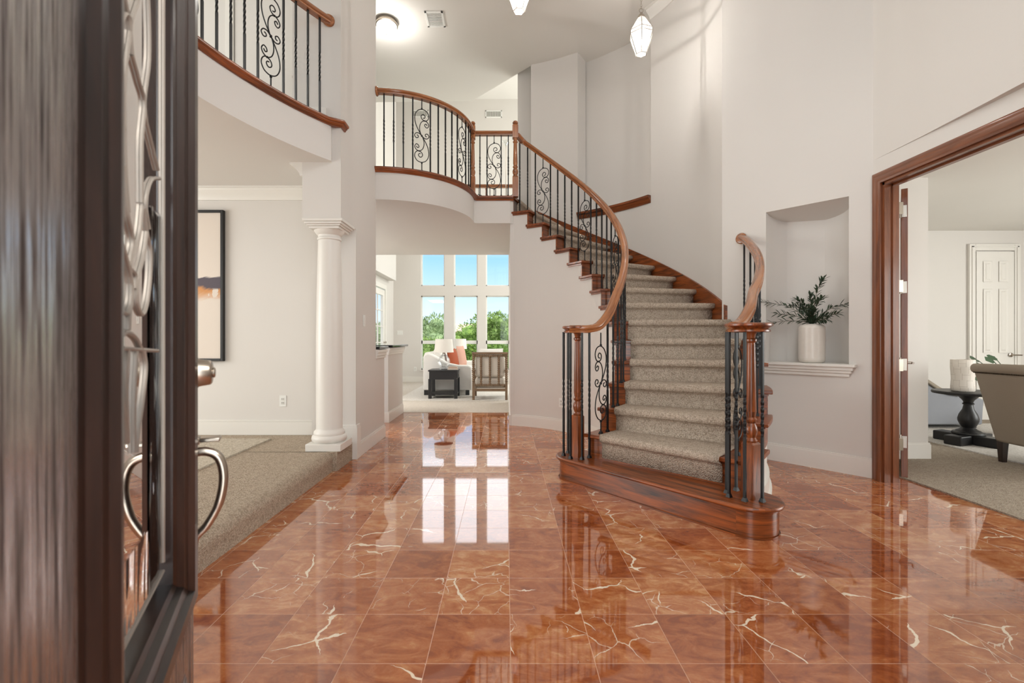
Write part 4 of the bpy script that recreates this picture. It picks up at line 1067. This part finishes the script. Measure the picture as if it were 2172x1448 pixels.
def cushion(name, label, c, w, h, d, rx, rz, mt, cat='cushion'):
    n = 10; vs = []; fs = []
    R = Matrix.Translation(Vector(c)) @ Matrix.Rotation(rz, 4, 'Z') @ Matrix.Rotation(rx, 4, 'X')
    for s in (1, -1):
        for i in range(n+1):
            for j in range(n+1):
                u, v = 2*i/n-1, 2*j/n-1; k = (1-abs(u)**3)*(1-abs(v)**3)
                pin = 1-.06*(1-abs(abs(u)-abs(v)))
                vs.append(R @ Vector((u*w/2*(1-.05*(1-v*v)), s*d/2*k**.6, v*h/2*(1-.05*(1-u*u)))))
    B = (n+1)**2
    for s in (0, 1):
        for i in range(n):
            for j in range(n): a = s*B+i*(n+1)+j; fs.append((a, a+1, a+n+2, a+n+1) if s else (a, a+n+1, a+n+2, a+1))
    o = M().add(vs, fs).build(name, mt, None, smooth=60); return tag(o, label, cat)
cushion('throw_pillow', 'rust orange velvet throw pillow on the white sofa', (-1.16, 10.35, .76), (.42), .44, .15, rad(-12), rad(72), RUST)
cushion('throw_pillow', 'blush patterned throw pillow on the white sofa beside the rust one', (-1.03, 10.95, .78), .46, .5, .14, rad(-10), rad(75), BLUSH)
tb = thing('side_table', 'black side table with lower shelf beside the white sofa arm', 'side table', (-1.23, 9.5, Z))
tx0, tx1, ty0, ty1 = -1.52, -.945, 9.2, 9.72
M().box(tx0, tx1, ty0, ty1, .545, .575).build('tabletop', BLACK, tb, .004)
M().box(tx0+.02, tx1-.02, ty0+.015, ty1-.015, .39, .545).build('apron', BLACK, tb)
for x in (tx0+.035, tx1-.035):
    for y in (ty0+.035, ty1-.035): M().box(x-.03, x+.03, y-.03, y+.03, Z, .40).build('leg', BLACK, tb)
M().box(tx0+.02, tx1-.02, ty0+.03, ty1-.03, .09, .115).build('shelf', BLACK, tb)
dw = M().box(tx1-.022, tx1-.008, ty0+.09, ty1-.09, .41, .53).build('drawer', BLACK, tb)
M().lathe([(.006, 0), (.012, .015), (.0005, .02)], (tx1-.008, (ty0+ty1)/2, .47), 10, (1, 0, 0)).build('knob', NICKEL, dw)
def tlamp(label, x, y, zb, h, ws, clear=True):
    t = thing('table_lamp', label, 'lamp', (x, y, zb), 'table lamps')
    if clear:
        M().lathe([(.085, 0), (.09, .02), (.088, .028), (.06, .035), (.05, .045), (.10, .09), (.125, .15), (.115, .21), (.07, .27), (.035, .30), (.03, .315)], (x, y, zb), 28).build('glass_base', LAMPGLASS, t, smooth=60)
    else: M().lathe([(.08, 0), (.08, .02), (.09, .08), (.07, .2), (.03, .29), (.025, .315)], (x, y, zb), 28).build('glass_base', CERAMIC, t, smooth=60)
    M().lathe([(.03, .31), (.03, .33), (.012, .335), (.012, .40), (.006, .405), (.006, .52)], (x, y, zb), 14).build('socket', NICKEL, t)
    M().lathe([(ws, h-.265), (ws*.86, h), (ws*.855, h), (ws*.99, h-.265)], (x, y, zb), 40).build('lamp_shade', SHADE, t, smooth=60)
tlamp('clear glass table lamp with white shade on the black side table', -1.245, 9.47, .575, .605, .195)
tlamp('white-shaded lamp standing beyond the sofa, behind the nearer lamp', -1.20, 12.42, .56, .63, .175, False)
t2_ = thing('side_table', 'dark side table at the far end of the white sofa', 'side table', (-1.2, 12.42, .004))
M().box(-1.47, -.93, 12.16, 12.68, .53, .56).build('tabletop', BLACK, t2_)
for x in (-1.43, -.97):
    for y in (12.2, 12.64): M().box(x-.03, x+.03, y-.03, y+.03, .004, .53).build('leg', BLACK, t2_)
for k, (w, d, h, c, lab) in enumerate(((.20, .15, .03, srgb(214, 200, 186), 'pale book at the bottom of the stack on the black side table'), (.17, .12, .026, srgb(196, 170, 150), 'smaller tan book on top of the stack on the black side table'))):
    b = M(); z0 = .575+k*.03
    ob = thing('book', lab, 'book', (-1.04, 9.36, z0), 'stacked books')
    M().cbox((-1.05, 9.38, z0+h/2), (w-.01, d-.006, h-.008), .1).build('pages', LINEN, ob); mm = plain('book_cover', c, .6)
    M().cbox((-1.05, 9.38, z0+.002), (w, d, .004), .1).cbox((-1.05, 9.38, z0+h-.002), (w, d, .004), .1).cbox((-1.05, 9.38-d/2+.002, z0+h/2), (w, .004, h), .1).build('cover', mm, ob)
# bobbin armchair from behind
ch = thing('armchair', 'wooden bobbin-turned armchair with cream cushions seen from behind', 'armchair', (-.31, 9.4, Z))
ax0, ax1, ay = -.645, .035, 9.03
def bobbin(m, p, q, r, n):
    p, q = Vector(p), Vector(q); L = (q-p).length; pr = []
    for i in range(n):
        for j in range(6): a = j/6; pr.append((r*(.62+.38*math.sin(PI*a)), L*(i+a)/n))
    pr.append((r*.62, L)); m.lathe(pr, tuple(p), 12, tuple((q-p).normalized())); return m
for x in (ax0+.025, ax1-.025):
    m = M().box(x-.024, x+.024, ay-.024, ay+.024, Z, .36); bobbin(m, (x, ay, .36), (x, ay, .885), .031, 13); m.build('back_post', CHAIRWOOD, ch, smooth=50)
    M().box(x-.022, x+.022, 9.66, 9.705, Z, .56).build('front_leg', CHAIRWOOD, ch)
    M().box(x-.03, x+.03, 9.0, 9.72, .56, .595).build('armrest', CHAIRWOOD, ch, .006)
M().box(ax0-.005, ax1+.005, ay-.03, ay+.03, .885, .93).build('crest_rail', CHAIRWOOD, ch, .008)
m = M(); bobbin(m, (ax0+.05, ay, .862), (ax1-.05, ay, .862), .024, 17); m.build('top_rail', CHAIRWOOD, ch, smooth=50)
m = M(); bobbin(m, (ax0+.05, ay, .30), (ax1-.05, ay, .30), .024, 17); m.build('bottom_rail', CHAIRWOOD, ch, smooth=50)
for i in range(3):
    x = ax0+(ax1-ax0)*(i+1)/4; m = M(); bobbin(m, (x, ay, .31), (x, ay, .85), .025, 13); m.build('spindle', CHAIRWOOD, ch, smooth=50)
M().box(ax0+.03, ax1-.03, ay-.015, ay+.02, .18, .235).box(ax0+.03, ax1-.03, 9.66, 9.70, .18, .235).box(ax0+.02, ax0+.05, ay, 9.69, .18, .235).box(ax1-.05, ax1-.02, ay, 9.69, .18, .235).build('seat_rail', CHAIRWOOD, ch)
M().box(ax0+.05, ax1-.05, ay+.06, 9.72, .255, .44).build('seat_cushion', CREAM, ch, .05)
M().box(ax0+.05, ax1-.05, ay+.03, ay+.2, .445, .86).build('back_cushion', CREAM, ch, .05)
cushion('throw_pillow', 'white pillow resting on the wooden armchair, peeking over its back', (-.30, 9.33, .82), .5, .36, .16, rad(-14), rad(3), LINEN)

# torchiere on the gallery
t = thing('floor_lamp', 'slim dark floor lamp with flared top standing on the upper gallery', 'floor lamp', (.0, 8.5, ZL))
M().lathe([(.11, 0), (.11, .012), (.02, .025), (.01, .04)], (.0, 8.5, ZL), 20).build('base', NICKEL, t)
M().tube([(.0, 8.5, ZL+.03), (.0, 8.5, ZL+1.55)], .007, 8).build('pole', NICKEL, t)
M().lathe([(.012, 1.54), (.02, 1.56), (.05, 1.60), (.065, 1.64), (.06, 1.64), (.015, 1.57)], (.0, 8.5, ZL), 20).build('shade', LAMPGLASS, t)

# ------------------------------------------------------------------ study furniture
rg = M().box(4.80, 7.6, 2.9, 6.45, .012, .024).build('rug', RUGW); tag(rg, 'white rug under the black pedestal table in the study', 'rug')
Z = .024
px_, py_ = 5.12, 5.22
pt = thing('pedestal_table', 'round black pedestal table in the study holding a white drum vase', 'table', (px_, py_, Z))
M().lathe([(.28, .565), (.305, .57), (.31, .585), (.305, .60), (.0005, .602)], (px_, py_, 0), 48).build('tabletop', BLACK, pt)
M().lathe([(.115, .15), (.105, .165), (.075, .18), (.055, .20), (.075, .235), (.088, .27), (.09, .30), (.078, .345), (.05, .40), (.04, .45), (.05, .455), (.05, .465), (.04, .475), (.05, .50), (.09, .545), (.11, .565)], (px_, py_, 0), 36).build('pedestal', BLACK, pt, smooth=40)
m = M()
for a in (0, PI/2): m.cbox((px_, py_, .075), (.58, .16, .10), a+.35)
m.lathe([(.14, .12), (.14, .15), (.12, .155)], (px_, py_, 0), 32); m.build('base', BLACK, pt, .01)
t = NT('crackled_ceramic'); v = t.coord('Object'); bk = t.n('ShaderNodeTexVoronoi', feature='DISTANCE_TO_EDGE', distance='CHEBYCHEV') if False else t.n('ShaderNodeTexBrick')
cc = t.coord('UV', (1, 1, 1)); t.l(cc, bk.inputs['Vector']); bk.inputs['Scale'].default_value = 4.0; bk.inputs['Mortar Size'].default_value = .005
bk.inputs['Color1'].default_value = srgb(226, 218, 208); bk.inputs['Color2'].default_value = srgb(220, 211, 200); bk.inputs['Mortar'].default_value = srgb(176, 164, 150)
t.set(bk.outputs[0], .5)
dv = thing('drum_vase', 'white drum-shaped vase with grid lines on the black table', 'vase', (5.02, 5.18, .602))
M().lathe([(.09, 0), (.1, .012), (.102, .05), (.096, .13), (.099, .2), (.104, .27), (.103, .345), (.097, .35), (.093, .3), (.092, .06)], (5.02, 5.18, .602), 40).build('vase_body', t.m, dv, smooth=60)
ac = thing('armchair', 'taupe upholstered armchair with nailhead trim seen from behind in the study', 'armchair', (5.0, 4.1, .012))
bv = [(4.665, 4.50, .20), (4.665, 3.74, .20), (4.49, 3.69, .90), (4.49, 4.545, .90)]
bv2 = [(x+.13, y, z) for x, y, z in bv]
m = M().add(bv+bv2, [(0, 1, 2, 3), (7, 6, 5, 4), (0, 4, 5, 1), (1, 5, 6, 2), (2, 6, 7, 3), (3, 7, 4, 0)]); abk = m.build('backrest', TAUPE, ac, .025)
M().tube([(4.525, 4.55, .895), (4.525, 4.40, .90), (4.525, 4.1, .905), (4.525, 3.69, .90)], .045, 16).build('top_roll', TAUPE, ac, smooth=60)
m = M()
for i in range(60): m.lathe([(.0075, 0), (.0055, .005), (.0005, .007)], (4.499, 4.53-.0145*i, .857), 8, (-1, 0, 0))
m.build('nailhead_trim', plain('antique_brass', srgb(70, 58, 44), .35, .8), abk)
M().box(4.74, 5.40, 3.82, 4.42, .2, .46).build('seat', TAUPE, ac, .03)
for y in (3.74, 4.38): M().box(4.74, 5.36, y, y+.11, .22, .62).build('arm', TAUPE, ac, .04)
for x, y in ((4.71, 4.47), (4.71, 3.78), (5.34, 4.44), (5.34, 3.80)): M().frustum((x-.02, x+.02, y-.02, y+.02), (x-.03, x+.03, y-.03, y+.03), .012 if x < 4.8 else .024, .22).build('leg', ESPRESSO_M, ac)
cs = thing('chaise', 'grey chaise with sloping scroll arm behind the black pedestal table', 'chaise', (5.8, 6.25, Z))
yprism(M(), [(5.15, .07), (6.15, .07), (6.17, .40), (6.05, .43), (5.85, .44), (5.7, .46), (5.55, .53), (5.4, .63), (5.25, .69), (5.15, .70)], 6.08, 6.55).build('body', BLUEGREY, cs, .02)
yprism(M(), [(5.15, .70), (5.25, .69), (5.4, .63), (5.55, .53), (5.7, .46), (5.85, .44), (5.85, .47), (5.72, .49), (5.58, .56), (5.42, .665), (5.26, .73), (5.15, .74)], 6.05, 6.58).build('scroll_arm', TAUPE, cs, .01)
for x in (5.22, 6.08):
    for y in (6.14, 6.48): M().box(x-.025, x+.025, y-.025, y+.025, Z, .075).build('foot', BLACK, cs)
mp = thing('potted_plant', 'leafy green plant half hidden behind the taupe study armchair', 'plant', (6.15, 5.6, Z))
M().lathe([(.09, Z), (.12, .12), (.13, .30), (.125, .30), (.115, .28)], (6.15, 5.6, 0), 24).build('pot', CERAMIC, mp)
M().lathe([(.115, .27), (.0005, .28)], (6.15, 5.6, 0), 20).build('soil', plain('soil', srgb(60, 46, 36), .95), mp)
GR = plain('monstera_leaf', srgb(58, 86, 58), .4)
rn = random.Random(5)
for i, (dx, dy, z) in enumerate(((-.55, -.02, .70), (-.50, -.04, .78), (-.42, -.05, .93), (-.54, -.06, .86), (-.30, .05, .97), (-.2, -.04, .84), (-.48, .06, .92))):
    e = Vector((6.15+dx, 5.6+dy, z)); s_ = M().tube(catmull([(6.15, 5.6, .28), (6.15+dx*.4, 5.6+dy*.4, .28+(z-.28)*.6), tuple(e)], 5), .004, 6).build('stem', GR, mp)
    d = Vector((dx*2+rn.uniform(-.3, .3), -.4+dy, rn.uniform(-.3, .25))).normalized(); m = M(); leafmesh(m, e, d, .15, .055, Vector((rn.uniform(-.5, .5), -.6, .7)).normalized()); m.build('leaf', GR, s_)

# ------------------------------------------------------------------ outdoors beyond the living room windows
GRASS = plain('lawn', srgb(120, 140, 84), .95); 
struct(M().box(-40, 40, 13.2, 80, -.4, -.3), 'lawn', GRASS)
FOL = []
for i, (a, b) in enumerate(((srgb(70, 98, 44), srgb(150, 176, 96)), (srgb(78, 104, 66), srgb(156, 176, 126)), (srgb(58, 92, 36), srgb(140, 170, 76)))):
    t = NT('foliage_%s' % 'abc'[i]); n = t.noise(t.coord('Object'), 3.5, 4, .7); t.set(t.ramp(n, [(.3, a), (.7, b)]), .8); FOL.append(t.m)
BARK = plain('bark', srgb(92, 74, 58), .9)
def bush(label, x, y, w, h, fm, seed, spiky=False):
    r = random.Random(seed); t = thing('evergreen_tree' if spiky else 'leafy_shrub', label, 'tree', (x, y, -.3), 'trees beyond the windows')
    m = M(); z0 = -.3
    lumps = [(x+r.uniform(-.7, .7)*w*.5, y+r.uniform(-.5, .5)*w*.5, z0+h*r.uniform(.25, .8), w*r.uniform(.16, .28)) for _ in range(16)]+[(x, y, z0+h*.45, w*.4)]
    for lx, ly, lz, lr in lumps:
        for _ in range(330):
            d = Vector((r.gauss(0, 1), r.gauss(0, 1), r.gauss(0, 1))).normalized(); q = Vector((lx, ly, lz))+Vector((d.x, d.y, d.z*1.0))*lr*r.uniform(.75, 1.05)
            if q.z < z0+.05: continue
            dd = (d+Vector((r.uniform(-.6, .6), r.uniform(-.6, .6), r.uniform(-.2, .9 if spiky else .5)))).normalized(); L = r.uniform(.12, .28 if spiky else .2); s = dd.cross(Vector((r.gauss(0, 1), r.gauss(0, 1), r.gauss(0, 1)))).normalized()*L*(.22 if spiky else .4)
            m.add([q-s, q+s*.6+dd*L*.5, q+dd*L, q-s*.2+dd*L*.6], [(0, 1, 2, 3)])
    for lx, ly, lz, lr in lumps:
        m.lathe([(.001, -lr*.8), (lr*.56, -lr*.56), (lr*.8, 0), (lr*.56, lr*.56), (.001, lr*.8)], (lx, ly, lz), 10)
    m.build('foliage', fm, t, smooth=0)
    M().lathe([(.12, z0), (.09, z0+h*.6)], (x, y, 0), 8).build('trunk', BARK, t)
bush('dark evergreen with pointed sprays behind the left window', -3.55, 21.5, 2.3, 2.75, FOL[1], 1, True)
bush('dense green shrub behind the middle window below the brown roof', -1.75, 24.5, 2.3, 2.65, FOL[2], 2)
bush('low shrub in front of the dark evergreen, seen below the window bar', -2.6, 17.6, 1.8, 1.35, FOL[0], 3)
bush('tall bright green tree behind the right window', -.35, 21.5, 2.1, 2.85, FOL[0], 4)
bush('shrub at the right edge of the right window', 2.2, 25.0, 2.4, 2.4, FOL[2], 5)
bush('evergreen at the left edge of the left window', -6.4, 25.0, 2.6, 2.4, FOL[1], 6, True)
bush('low shrub seen below the bar of the right window', -.4, 17.6, 1.8, 1.3, FOL[2], 8)
ho = thing('house', 'neighbouring house with a brown roof rising behind the trees', 'house', (-4, 46, -.3))
M().box(-10, 2, 44, 52, -.3, 1.9).build('house_wall', plain('brick_wall', srgb(170, 140, 120), .9), ho)
yy = M(); n = [(-10.5, 43.6, 1.9), (2.5, 43.6, 1.9), (2.5, 52.4, 1.9), (-10.5, 52.4, 1.9), (-6.5, 48, 2.75), (-1.6, 48, 2.75)]
yy.add(n, [(0, 1, 5, 4), (1, 2, 5), (2, 3, 4, 5), (3, 0, 4), (3, 2, 1, 0)]).build('roof', plain('shingle_roof', srgb(176, 152, 134), .9), ho, smooth=0)
